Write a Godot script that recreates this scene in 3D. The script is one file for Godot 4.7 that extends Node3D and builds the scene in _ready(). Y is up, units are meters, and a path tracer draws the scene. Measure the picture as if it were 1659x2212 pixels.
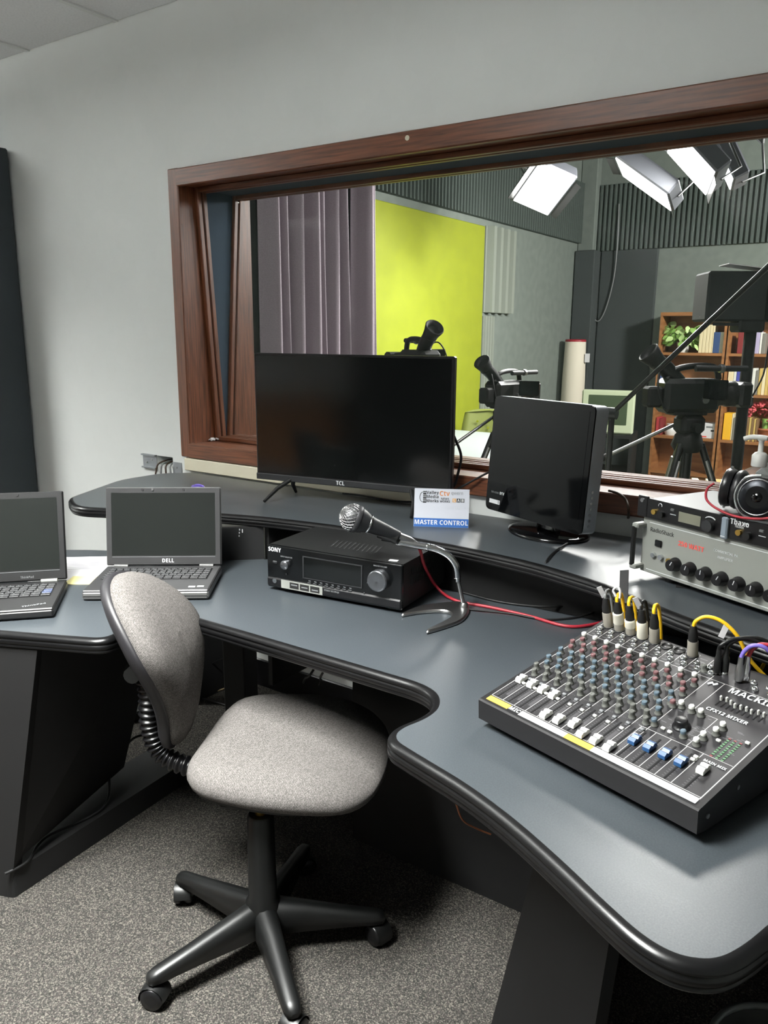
extends Node3D

# ---------------------------------------------------------------- camera model (photo is 1659 x 2212)
const FPX := 1710.0
const CAM_AT := Vector3(0.0, 1.45, 2.28)
const PITCH := 12.6
const ROLL := 0.4
const YAW := 34.4
var cam_r: Vector3
var cam_u: Vector3
var cam_f: Vector3
var M := {}
var used := {}
var rng := RandomNumberGenerator.new()

# mesh builder -------------------------------------------------------------
class MB:
	var st := SurfaceTool.new()
	func _init() -> void:
		st.begin(Mesh.PRIMITIVE_TRIANGLES)
		st.set_smooth_group(-1)
	func flat() -> MB:
		st.set_smooth_group(-1)
		return self
	func soft(g := 0) -> MB:
		st.set_smooth_group(g)
		return self
	func v(p: Vector3, uv := Vector2.ZERO) -> void:
		st.set_uv(uv)
		st.add_vertex(p)
	func tri(a: Vector3, b: Vector3, c: Vector3) -> void:
		v(a); v(c); v(b)
	func quad(a: Vector3, b: Vector3, c: Vector3, d: Vector3) -> void:
		tri(a, b, c); tri(a, c, d)
	func quv(a: Vector3, b: Vector3, c: Vector3, d: Vector3) -> void:
		v(a, Vector2(0, 1)); v(c, Vector2(1, 0)); v(b, Vector2(1, 1))
		v(a, Vector2(0, 1)); v(d, Vector2(0, 0)); v(c, Vector2(1, 0))
	func box(c: Vector3, s: Vector3, b := Basis.IDENTITY) -> MB:
		flat()
		var h := s * 0.5
		var p := []
		for k in 8:
			p.append(c + b * Vector3(h.x if k & 1 else -h.x, h.y if k & 2 else -h.y, h.z if k & 4 else -h.z))
		quad(p[4], p[5], p[7], p[6]); quad(p[1], p[0], p[2], p[3])
		quad(p[5], p[1], p[3], p[7]); quad(p[0], p[4], p[6], p[2])
		quad(p[6], p[7], p[3], p[2]); quad(p[0], p[1], p[5], p[4])
		return self
	# box between two corners
	func bb(a: Vector3, b: Vector3) -> MB:
		return box((a + b) * 0.5, (b - a).abs())
	# chamfered box
	func rbox(c: Vector3, s: Vector3, r: float, b := Basis.IDENTITY) -> MB:
		flat()
		var h := s * 0.5
		r = minf(r, minf(h.x, minf(h.y, h.z)) * 0.95)
		var i := h - Vector3(r, r, r)
		var f := func(ax: int, sg: Vector3) -> Vector3:
			var q := Vector3(i.x * sg.x, i.y * sg.y, i.z * sg.z)
			q[ax] = h[ax] * sg[ax]
			return c + b * q
		for ax in 3:
			var u := (ax + 1) % 3
			var w := (ax + 2) % 3
			for s0 in [-1.0, 1.0]:
				var sg := []
				for k in 4:
					var g := Vector3.ZERO
					g[ax] = s0
					g[u] = [-1, 1, 1, -1][k]
					g[w] = [-1, -1, 1, 1][k]
					sg.append(g)
				if s0 > 0:
					quad(f.call(ax, sg[0]), f.call(ax, sg[1]), f.call(ax, sg[2]), f.call(ax, sg[3]))
				else:
					quad(f.call(ax, sg[3]), f.call(ax, sg[2]), f.call(ax, sg[1]), f.call(ax, sg[0]))
			# edges between faces ax and u
			for s0 in [-1.0, 1.0]:
				for s1 in [-1.0, 1.0]:
					var g0 := Vector3.ZERO
					var g1 := Vector3.ZERO
					g0[ax] = s0; g0[u] = s1; g0[w] = -1
					g1 = g0; g1[w] = 1
					if s0 * s1 > 0:
						quad(f.call(ax, g0), f.call(u, g0), f.call(u, g1), f.call(ax, g1))
					else:
						quad(f.call(ax, g1), f.call(u, g1), f.call(u, g0), f.call(ax, g0))
		for k in 8:
			var g := Vector3(1 if k & 1 else -1, 1 if k & 2 else -1, 1 if k & 4 else -1)
			if g.x * g.y * g.z > 0:
				tri(f.call(0, g), f.call(1, g), f.call(2, g))
			else:
				tri(f.call(0, g), f.call(2, g), f.call(1, g))
		return self
	# rings joined into a skin
	func loft(rings: Array, closed := true, cap_a := true, cap_b := true, g := 0) -> MB:
		soft(g)
		var n: int = rings[0].size()
		for k in rings.size() - 1:
			var a = rings[k]
			var b = rings[k + 1]
			for j in (n if closed else n - 1):
				var j2 := (j + 1) % n
				quad(a[j], a[j2], b[j2], b[j])
		flat()
		if cap_a: fan(rings[0], true)
		if cap_b: fan(rings[-1], false)
		return self
	func fan(ring, flip: bool) -> void:
		var c := Vector3.ZERO
		for p in ring: c += p
		c /= ring.size()
		for j in ring.size():
			var a = ring[j]
			var b = ring[(j + 1) % ring.size()]
			if flip: tri(c, b, a)
			else: tri(c, a, b)
	func cone(a: Vector3, b: Vector3, ra: float, rb: float, n := 14, caps := true) -> MB:
		var d := (b - a).normalized()
		var u := d.cross(Vector3.UP if absf(d.y) < 0.9 else Vector3.RIGHT).normalized()
		var w := d.cross(u)
		var r0 := []
		var r1 := []
		for k in n:
			var t := TAU * k / n
			var e := u * cos(t) + w * sin(t)
			r0.append(a + e * ra); r1.append(b + e * rb)
		return loft([r0, r1], true, caps, caps)
	func cyl(a: Vector3, b: Vector3, r: float, n := 14) -> MB:
		return cone(a, b, r, r, n)
	# radius may be a number or a function of 0..1
	func tube(pts, r, n := 8, caps := true) -> MB:
		var rings := []
		var u := Vector3.ZERO
		for k in pts.size():
			var d: Vector3 = (pts[mini(k + 1, pts.size() - 1)] - pts[maxi(k - 1, 0)]).normalized()
			if k == 0:
				u = d.cross(Vector3.UP if absf(d.y) < 0.9 else Vector3.RIGHT).normalized()
			else:
				u = (u - d * u.dot(d)).normalized()
			var w := d.cross(u)
			var rr: float = r.call(float(k) / (pts.size() - 1)) if r is Callable else r
			var ring := []
			for j in n:
				var t := TAU * j / n
				ring.append(pts[k] + (u * cos(t) + w * sin(t)) * rr)
			rings.append(ring)
		return loft(rings, true, caps, caps)
	# profile of (radius, height) turned round the y axis of xf
	func lathe(profile: Array, n := 20, xf := Transform3D.IDENTITY, g := 0, caps := true) -> MB:
		var rings := []
		for q in profile:
			var ring := []
			for j in n:
				var t := TAU * j / n
				ring.append(xf * Vector3(cos(t) * q.x, q.y, -sin(t) * q.x))
			rings.append(ring)
		return loft(rings, true, caps and profile[0].x > 0.0001, caps and profile[-1].x > 0.0001, g)
	func ball(c: Vector3, r: Vector3, n := 14, b := Basis.IDENTITY) -> MB:
		var prof := []
		for k in n / 2 + 1:
			var t := PI * k / (n / 2) - PI / 2
			prof.append(Vector2(maxf(cos(t), 0.00001), sin(t)))
		return lathe(prof, n, Transform3D(b * Basis.from_scale(r), c))
	# flat polygon (x, z) between two heights
	func prism(poly: PackedVector2Array, y0: float, y1: float, xf := Transform3D.IDENTITY, smooth_side := false) -> MB:
		var idx := Geometry2D.triangulate_polygon(poly)
		flat()
		for k in range(0, idx.size(), 3):
			var q := []
			for j in 3:
				q.append(poly[idx[k + j]])
			var up: bool = (q[1] - q[0]).cross(q[2] - q[0]) < 0
			var t := []
			for j in 3: t.append(Vector3(q[j].x, 0, q[j].y))
			if not up: t.reverse()
			tri(xf * (t[0] + Vector3(0, y1, 0)), xf * (t[1] + Vector3(0, y1, 0)), xf * (t[2] + Vector3(0, y1, 0)))
			tri(xf * (t[2] + Vector3(0, y0, 0)), xf * (t[1] + Vector3(0, y0, 0)), xf * (t[0] + Vector3(0, y0, 0)))
		var r0 := []
		var r1 := []
		for q in poly:
			r0.append(xf * Vector3(q.x, y0, q.y)); r1.append(xf * Vector3(q.x, y1, q.y))
		if smooth_side: loft([r0, r1], true, false, false, 3)
		else: loft([r0, r1], true, false, false, -1)
		return self
	func done() -> ArrayMesh:
		st.generate_normals()
		return st.commit()

# ---------------------------------------------------------------- helpers
func mat(key: String, c: Color, rough := 0.6, metal := 0.0, spec := 0.5) -> StandardMaterial3D:
	var m := StandardMaterial3D.new()
	m.resource_name = key
	m.albedo_color = c
	m.roughness = rough
	m.metallic = metal
	m.metallic_specular = spec
	M[key] = m
	return m

func rgb(r: float, g: float, b: float) -> Color:
	return Color(r / 255.0, g / 255.0, b / 255.0)

func noise_tex(ramp: Array, freq: float, size := 512, octaves := 3, kind := FastNoiseLite.TYPE_SIMPLEX, sd := 1, stretch := Vector2.ONE) -> ImageTexture:
	# noise through a colour ramp, wrapped at the borders
	var n := FastNoiseLite.new()
	n.seed = sd
	n.noise_type = kind
	n.frequency = freq
	n.fractal_octaves = octaves
	var im := Image.create(size, size, false, Image.FORMAT_RGB8)
	var g := Gradient.new()
	g.offsets = PackedFloat32Array(ramp.map(func(x): return x[0]))
	g.colors = PackedColorArray(ramp.map(func(x): return x[1]))
	for y in size:
		for x in size:
			var fx := minf(1.0, (size - x) / (size * 0.15))
			var a := n.get_noise_2d(x * stretch.x, y * stretch.y)
			if fx < 1.0:
				a = lerpf(n.get_noise_2d((x - size) * stretch.x, y * stretch.y), a, fx)
			var fy := minf(1.0, (size - y) / (size * 0.15))
			if fy < 1.0:
				a = lerpf(n.get_noise_2d(x * stretch.x, (y - size) * stretch.y), a, fy)
			im.set_pixel(x, y, g.sample(clampf(a * 0.5 + 0.5, 0, 1)))
	im.generate_mipmaps()
	return ImageTexture.create_from_image(im)

func tri_tex(m: StandardMaterial3D, t: Texture2D, scale: Vector3, world := true) -> void:
	m.albedo_texture = t
	m.uv1_triplanar = true
	m.uv1_world_triplanar = world
	m.uv1_scale = scale

func relief(m: StandardMaterial3D, t: Texture2D, cm: float) -> void:
	m.heightmap_enabled = true
	m.heightmap_texture = t
	m.heightmap_scale = cm

func numbered(called: String) -> String:
	if not used.has(called):
		used[called] = 0
		return called
	used[called] += 1
	return "%s_%03d" % [called, used[called]]

func part(parent: Node, called: String, mb, m, label := "") -> MeshInstance3D:
	var o := MeshInstance3D.new()
	o.name = called
	var mesh: Mesh = mb.done() if mb is MB else mb
	o.mesh = mesh
	if m: o.material_override = M[m] if m is String else m
	parent.add_child(o, true)
	if label: o.set_meta("label", label)
	return o

func tag(o: Node, label: String, category: String, group := "") -> Node:
	o.set_meta("label", label)
	o.set_meta("category", category)
	if group: o.set_meta("group", group)
	return o

func thing(called: String, label: String, category: String, at := Vector3.ZERO, turn := 0.0, group := "") -> Node3D:
	var o := Node3D.new()
	o.name = numbered(called)
	add_child(o)
	o.position = at
	o.rotation_degrees.y = turn
	tag(o, label, category, group)
	return o

func single(called: String, label: String, category: String, mb: MB, m, at := Vector3.ZERO, turn := 0.0, group := "") -> MeshInstance3D:
	var o := MeshInstance3D.new()
	o.name = numbered(called)
	o.mesh = mb.done()
	o.material_override = M[m] if m is String else m
	add_child(o)
	o.position = at
	o.rotation_degrees.y = turn
	tag(o, label, category, group)
	return o

func setting(called: String, label: String, mb, m, at := Vector3.ZERO) -> Node3D:
	var o: Node3D
	if mb == null:
		o = Node3D.new()
	else:
		o = MeshInstance3D.new()
		o.mesh = mb.done()
		o.material_override = M[m]
	o.name = numbered(called)
	add_child(o)
	o.position = at
	o.set_meta("kind", "structure")
	o.set_meta("label", label)
	return o

var fonts := {}
func text(parent: Node, s: String, em: float, at: Vector3, b: Basis, m, weight := 400, called := "lettering", thick := 0.0005) -> MeshInstance3D:
	if not fonts.has(weight):
		var f := SystemFont.new()
		f.font_names = PackedStringArray(["Droid Sans"])
		f.font_weight = weight
		fonts[weight] = f
	var t := TextMesh.new()
	t.text = s
	t.font = fonts[weight]
	t.font_size = 48
	t.pixel_size = em / 48.0
	t.depth = thick
	t.curve_step = 4.0
	var o := MeshInstance3D.new()
	o.name = called
	o.mesh = t
	o.material_override = M[m]
	parent.add_child(o, true)
	o.transform = Transform3D(b, at)
	return o

const UPWARD := Basis(Vector3(1, 0, 0), Vector3(0, 0, -1), Vector3(0, 1, 0))   # lettering lying on a table, read from +z

# pixel to point on a known plane
func ray(px: float, py: float) -> Vector3:
	return cam_f + cam_r * ((px - 829.5) / FPX) - cam_u * ((py - 1106.0) / FPX)
func oy(px: float, py: float, h: float) -> Vector3:
	var d := ray(px, py)
	return CAM_AT + d * ((h - CAM_AT.y) / d.y)
func oz(px: float, py: float, z: float) -> Vector3:
	var d := ray(px, py)
	return CAM_AT + d * ((z - CAM_AT.z) / d.z)
func ox(px: float, py: float, x: float) -> Vector3:
	var d := ray(px, py)
	return CAM_AT + d * ((x - CAM_AT.x) / d.x)
func od(px: float, py: float, dist: float) -> Vector3:   # at a horizontal distance from the camera
	var d := ray(px, py)
	return CAM_AT + d * (dist / Vector2(d.x, d.z).length())

func spline(pts: Array, step := 8) -> PackedVector3Array:
	var out := PackedVector3Array()
	for k in pts.size() - 1:
		var a: Vector3 = pts[maxi(k - 1, 0)]
		var b: Vector3 = pts[k]
		var c: Vector3 = pts[k + 1]
		var d: Vector3 = pts[mini(k + 2, pts.size() - 1)]
		for j in step:
			out.append(b.cubic_interpolate(c, a, d, float(j) / step))
	out.append(pts[-1])
	return out

# corners [x, z, radius] -> rounded outline
func rounded(cs: Array, steps := 6) -> PackedVector2Array:
	var out := PackedVector2Array()
	var n := cs.size()
	for k in n:
		var p := Vector2(cs[k][0], cs[k][1])
		var a := Vector2(cs[(k + n - 1) % n][0], cs[(k + n - 1) % n][1])
		var b := Vector2(cs[(k + 1) % n][0], cs[(k + 1) % n][1])
		var r: float = cs[k][2] if cs[k].size() > 2 else 0.0
		if r <= 0.0:
			out.append(p)
			continue
		var ra := minf(r, p.distance_to(a) * 0.48)
		var rb := minf(r, p.distance_to(b) * 0.48)
		var s := p + (a - p).normalized() * ra
		var e := p + (b - p).normalized() * rb
		for j in steps + 1:
			var t := float(j) / steps
			out.append(s.lerp(p, t).lerp(p.lerp(e, t), t))
	return out

func rrect(w: float, h: float, r: float, steps := 5) -> PackedVector2Array:
	return rounded([[-w / 2, -h / 2, r], [w / 2, -h / 2, r], [w / 2, h / 2, r], [-w / 2, h / 2, r]], steps)

# outline moved along its own normals: rings of a moulded edge. prof: [inset, y]
func edge_rings(poly: PackedVector2Array, prof: Array) -> Array:
	var n := poly.size()
	var area := 0.0
	for k in n:
		area += poly[k].cross(poly[(k + 1) % n])
	var sgn := 1.0 if area > 0 else -1.0
	var nrm := []
	for k in n:
		var e0 := (poly[k] - poly[(k + n - 1) % n]).normalized()
		var e1 := (poly[(k + 1) % n] - poly[k]).normalized()
		var t := (e0 + e1).normalized()
		nrm.append(Vector2(-t.y, t.x) * sgn / maxf(0.6, sqrt((1.0 + e0.dot(e1)) * 0.5)))
	var rings := []
	for q in prof:
		var ring := []
		for k in n:
			var p: Vector2 = poly[k] + nrm[k] * q[0]
			ring.append(Vector3(p.x, q[1], p.y))
		rings.append(ring)
	return rings

func flat_ring(ring: Array) -> PackedVector2Array:
	var out := PackedVector2Array()
	for p in ring: out.append(Vector2(p.x, p.z))
	return out

func _ready() -> void:
	rng.seed = 7
	# --- camera, surroundings, light
	var yaw := deg_to_rad(YAW)
	var pit := deg_to_rad(PITCH)
	var rol := deg_to_rad(ROLL)
	var side := Vector3(cos(yaw), 0, -sin(yaw))
	cam_f = Vector3(-sin(yaw) * cos(pit), -sin(pit), -cos(yaw) * cos(pit))
	var up := side.cross(cam_f)
	cam_r = side * cos(rol) + up * sin(rol)
	cam_u = up * cos(rol) - side * sin(rol)
	var cam := Camera3D.new()
	cam.name = "camera"
	cam.transform = Transform3D(Basis(cam_r, cam_u, -cam_f), CAM_AT)
	cam.fov = rad_to_deg(2.0 * atan(1106.0 / FPX))
	cam.near = 0.05
	cam.far = 60.0
	add_child(cam)
	cam.current = true
	var env := Environment.new()
	env.background_mode = Environment.BG_COLOR
	env.background_color = Color(0.0, 0.0, 0.0)
	env.tonemap_mode = Environment.TONE_MAPPER_LINEAR
	env.tonemap_exposure = 1.0
	env.sdfgi_enabled = true
	env.ssao_enabled = true
	env.ssil_enabled = true
	var we := WorldEnvironment.new()
	we.name = "surroundings"
	we.environment = env
	add_child(we)
	make_materials()
	pendant(Vector3(-1.345, 2.40, 2.02), 47.0, 4.5, "white suspended louvre luminaire over the swivel chair")
	pendant(Vector3(-4.30, 2.40, 1.62), 20.0, 4.5, "white square suspended louvre luminaire over the tall steel cabinet", 0.30, 0.056)
	# --- the place
	build_room()
	build_window()
	build_studio_shell()
	# --- furniture, largest first
	build_desk()
	build_shelf_tier()
	build_chair()
	build_rack_cabinet()
	build_tv()
	build_monitor()
	build_amp_stack()
	build_mixer()
	build_receiver()
	build_laptops()
	build_microphone()
	build_small_things()
	build_cables()
	build_behind_camera()
	# --- studio contents
	build_curtain()
	build_studio_lights()
	build_bookcases()
	build_studio_cameras()
	build_studio_furniture()

func glow(key: String, c: Color, energy: float) -> void:
	var m := mat(key, Color(0.9, 0.9, 0.9), 0.6)
	m.emission_enabled = true
	m.emission = c
	m.emission_energy_multiplier = energy

func make_materials() -> void:
	# plaster and ceiling
	var plaster := noise_tex([[0.0, rgb(210, 213, 211)], [0.5, rgb(212, 215, 213)], [1.0, rgb(214, 217, 215)]], 0.008, 256, 3)
	var m := mat("wall", Color.WHITE, 0.62)
	tri_tex(m, plaster, Vector3(1.3, 1.3, 1.3))
	relief(m, noise_tex([[0, Color.BLACK], [1, Color.WHITE]], 0.09, 256, 3, FastNoiseLite.TYPE_SIMPLEX, 5), 0.015)
	m = mat("ceiling_tile", Color.WHITE, 0.95)
	tri_tex(m, noise_tex([[0.0, rgb(220, 222, 223)], [0.35, rgb(232, 233, 234)], [1.0, rgb(238, 239, 240)]], 0.12, 256, 3), Vector3(2.2, 2.2, 2.2))
	mat("white_metal", rgb(222, 224, 222), 0.45)
	mat("louvre_grey", rgb(92, 94, 96), 0.5)
	mat("ivory", rgb(206, 200, 178), 0.6)
	mat("steel", rgb(150, 154, 158), 0.42, 0.8)
	mat("chrome", rgb(205, 206, 208), 0.18, 1.0)
	mat("dull_chrome", rgb(160, 160, 160), 0.34, 1.0)
	mat("gold", rgb(205, 170, 90), 0.3, 1.0)
	# carpet
	m = mat("carpet", Color.WHITE, 0.97, 0.0, 0.2)
	var im := Image.create(512, 512, false, Image.FORMAT_RGB8)
	var r2 := RandomNumberGenerator.new()
	r2.seed = 11
	var tones := [rgb(44, 43, 41), rgb(58, 57, 53), rgb(76, 74, 70), rgb(33, 33, 32), rgb(106, 102, 95), rgb(56, 51, 50)]
	var pick := PackedInt32Array()
	pick.resize(256 * 256)
	for k in 256 * 256:
		pick[k] = r2.randi() % 6
	for y in 512:
		for x in 512:
			var a: Color = tones[pick[((y >> 1) & 255) * 256 + ((x >> 1) & 255)]]
			im.set_pixel(x, y, a.lerp(tones[r2.randi() % 6], 0.3))
	var ct := ImageTexture.create_from_image(im)
	tri_tex(m, ct, Vector3(1.5, 1.5, 1.5))
	relief(m, ct, 0.5)
	m = mat("studio_floor", Color.WHITE, 0.9)
	tri_tex(m, noise_tex([[0, rgb(94, 96, 80)], [1, rgb(124, 124, 104)]], 0.1, 256), Vector3(2, 2, 2))
	# desk
	m = mat("laminate", Color.WHITE, 0.36, 0.0, 0.55)
	tri_tex(m, noise_tex([[0.0, rgb(49, 53, 57)], [0.42, rgb(56, 61, 65)], [0.6, rgb(59, 64, 68)], [1.0, rgb(67, 72, 76)]], 0.35, 256, 2), Vector3(3, 3, 3))
	mat("edge_band", rgb(11, 11, 12), 0.30, 0.0, 0.45)
	m = mat("black_panel", rgb(13, 13, 14), 0.65)
	mat("black_matte", rgb(10, 10, 11), 0.75)
	mat("black_plastic", rgb(12, 13, 13), 0.42)
	mat("black_gloss", rgb(5, 5, 6), 0.07)
	mat("black_satin", rgb(14, 14, 16), 0.32)
	mat("dark_grey", rgb(32, 33, 35), 0.5)
	mat("mid_grey", rgb(88, 90, 90), 0.5)
	mat("cabinet_dark", rgb(44, 51, 55), 0.6)
	mat("rubber", rgb(14, 14, 15), 0.6)
	mat("hole_dark", rgb(30, 27, 24), 0.95)
	mat("slot_black", rgb(6, 6, 7), 0.9)
	mat("white_print", rgb(202, 204, 206), 0.5)
	mat("grey_print", rgb(116, 118, 120), 0.5)
	mat("white_plastic", rgb(208, 208, 203), 0.4)
	mat("yellow_cable", rgb(235, 186, 30), 0.42)
	mat("red_cable", rgb(150, 36, 48), 0.42)
	mat("purple_cable", rgb(120, 104, 190), 0.4)
	mat("green_cable", rgb(58, 112, 72), 0.5)
	mat("tan_cable", rgb(150, 130, 100), 0.5)
	mat("grey_cable", rgb(116, 118, 118), 0.45)
	mat("brown_cable", rgb(66, 48, 34), 0.5)
	mat("paper", rgb(206, 205, 207), 0.8)
	mat("yellow_paper", rgb(208, 200, 140), 0.8)
	# screens
	mat("screen", rgb(9, 11, 11), 0.13, 0.0, 0.55)
	mat("screen_bezel", rgb(7, 8, 9), 0.07, 0.0, 0.24)
	mat("screen_matte", rgb(22, 25, 23), 0.3, 0.0, 0.5)
	# timber
	for a in [["wood_h", Vector2(0.05, 1.0)], ["wood_v", Vector2(1.0, 0.05)]]:
		m = mat(a[0], Color.WHITE, 0.4, 0.0, 0.5)
		var wt := noise_tex([[0.0, rgb(60, 34, 20)], [0.35, rgb(92, 53, 33)], [0.6, rgb(106, 62, 39)], [1.0, rgb(124, 75, 49)]], 0.09, 512, 4, FastNoiseLite.TYPE_SIMPLEX, 3, a[1])
		tri_tex(m, wt, Vector3(1.6, 1.6, 1.6))
		relief(m, wt, 0.04)
	m = mat("case_wood", Color.WHITE, 0.5)
	tri_tex(m, noise_tex([[0.0, rgb(128, 84, 48)], [1.0, rgb(168, 116, 72)]], 0.06, 256, 3, FastNoiseLite.TYPE_SIMPLEX, 9, Vector2(0.1, 1.0)), Vector3(1, 1, 1))
	m = mat("light_wood", rgb(196, 152, 98), 0.5)
	mat("felt", rgb(54, 70, 84), 0.95)
	# fabric
	im = Image.create(256, 256, false, Image.FORMAT_RGB8)
	var hm := Image.create(256, 256, false, Image.FORMAT_RGB8)
	for y in 256:
		for x in 256:
			var over := ((x >> 2) + (y >> 2)) % 2 == 0
			var h := sin(PI * ((x & 3) + 0.5) / 4.0) if over else sin(PI * ((y & 3) + 0.5) / 4.0)
			var b := (0.72 + 0.40 * pick[((y >> 1) & 255) * 256 + ((x >> 1) & 127)] / 5.0) * r2.randf_range(0.86, 1.1) * (0.9 if over else 1.05)
			im.set_pixel(x, y, Color(0.40 * b, 0.387 * b, 0.378 * b))
			hm.set_pixel(x, y, Color(h, h, h))
	m = mat("chair_cloth", Color.WHITE, 0.95, 0.0, 0.2)
	tri_tex(m, ImageTexture.create_from_image(im), Vector3(5.6, 5.6, 5.6), false)
	relief(m, ImageTexture.create_from_image(hm), 0.05)
	m = mat("curtain_cloth", Color.WHITE, 0.75)
	tri_tex(m, noise_tex([[0, rgb(118, 107, 115)], [1, rgb(148, 137, 145)]], 0.15, 256), Vector3(3, 3, 3))
	# studio
	m = mat("chroma", Color.WHITE, 0.75)
	tri_tex(m, noise_tex([[0, rgb(128, 137, 16)], [1, rgb(136, 145, 22)]], 0.02, 256), Vector3(1, 1, 1))
	m = mat("studio_wall", Color.WHITE, 0.9)
	tri_tex(m, noise_tex([[0, rgb(104, 112, 106)], [1, rgb(116, 124, 117)]], 0.03, 256), Vector3(1, 1, 1))
	mat("studio_dark", rgb(58, 63, 63), 0.95)
	mat("studio_ceiling", rgb(70, 76, 74), 0.95)
	mat("foam", rgb(78, 86, 82), 0.98, 0.0, 0.2)
	mat("foam_light", rgb(128, 134, 124), 0.95)
	mat("receiver_top", rgb(15, 16, 16), 0.5)
	mat("black_gloss_soft", rgb(7, 8, 9), 0.2)
	mat("knob_metal", rgb(120, 122, 126), 0.25, 0.9)
	mat("mic_grey", rgb(28, 29, 31), 0.42)
	mat("mesh_dark", rgb(70, 70, 72), 0.4, 0.7)
	mat("card_white", rgb(184, 187, 196), 0.6)
	mat("pale_grey", rgb(200, 203, 208), 0.6)
	mat("purple_dark", rgb(70, 56, 130), 0.35)
	mat("light_case", rgb(96, 98, 104), 0.45, 0.3)
	mat("hood_grey", rgb(30, 32, 33), 0.8)
	mat("table_grey", rgb(150, 158, 158), 0.5)
	mat("olive_plastic", rgb(122, 130, 70), 0.5)
	mat("box_brown", rgb(96, 82, 68), 0.8)
	mat("dark_plastic_shell", rgb(28, 27, 30), 0.5)
	mat("silver_case", rgb(140, 144, 148), 0.4, 0.3)
	mat("silver_panel", rgb(132, 134, 129), 0.5, 0.1)
	mat("pale_sticker", rgb(150, 158, 178), 0.4)
	mat("blue_print", rgb(60, 84, 150), 0.4)
	mat("card_blue", rgb(34, 88, 158), 0.5)
	mat("orange_print", rgb(190, 120, 70), 0.5)
	mat("red_print", rgb(222, 84, 76), 0.5)
	mat("grey_lid", rgb(92, 94, 94), 0.45)
	mat("lcd", rgb(112, 112, 98), 0.3)
	mat("bracket_grey", rgb(120, 130, 140), 0.45)
	mat("brushed_black", rgb(34, 36, 40), 0.28, 0.75)
	mat("pad_leather", rgb(26, 26, 28), 0.38)
	mat("mixer_case", rgb(13, 12, 14), 0.5)
	mat("knob_grey", rgb(80, 81, 77), 0.5)
	mat("nickel", rgb(158, 153, 143), 0.36, 0.45)
	mat("knob_red", rgb(100, 66, 68), 0.5)
	mat("knob_blue", rgb(72, 88, 99), 0.5)
	mat("fader_blue", rgb(34, 72, 116), 0.45)
	mat("tape", rgb(202, 198, 184), 0.7)
	mat("led_green", rgb(74, 120, 78), 0.4)
	mat("led_red", rgb(120, 50, 50), 0.4)
	mat("yellow_print", rgb(206, 170, 62), 0.6)
	mat("laptop_grey", rgb(46, 46, 47), 0.45)
	mat("laptop_silver", rgb(88, 88, 87), 0.42, 0.15)
	mat("laptop_black", rgb(18, 18, 19), 0.5)
	mat("key_black", rgb(26, 27, 29), 0.5)
	mat("key_blue", rgb(54, 64, 92), 0.5)
	mat("mesh_metal", rgb(58, 58, 60), 0.5, 0.5)
	mat("black_cloth", rgb(30, 32, 32), 0.95)
	mat("leaf", rgb(132, 172, 88), 0.5)
	mat("leaf_pale", rgb(184, 212, 140), 0.5)
	mat("terracotta", rgb(160, 96, 62), 0.8)
	mat("flower_pink", rgb(206, 92, 98), 0.7)
	mat("armchair_cloth", rgb(104, 106, 104), 0.9)
	mat("crt_case", rgb(186, 196, 166), 0.5)
	mat("crt_glass", rgb(64, 78, 56), 0.15)
	mat("roll_white", rgb(214, 206, 188), 0.8)
	# glass
	m = mat("glass", Color(0.75, 0.85, 0.80, 0.010), 0.0, 0.0, 0.11)
	m.transparency = BaseMaterial3D.TRANSPARENCY_ALPHA
	m = mat("clear_plastic", Color(0.9, 0.92, 0.92, 0.14), 0.05, 0.0, 0.5)
	m.transparency = BaseMaterial3D.TRANSPARENCY_ALPHA
	glow("tube_light", Color(1.0, 0.99, 0.96), 12.0)
	glow("panel_light", Color(1.0, 1.0, 1.0), 14.0)

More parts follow.
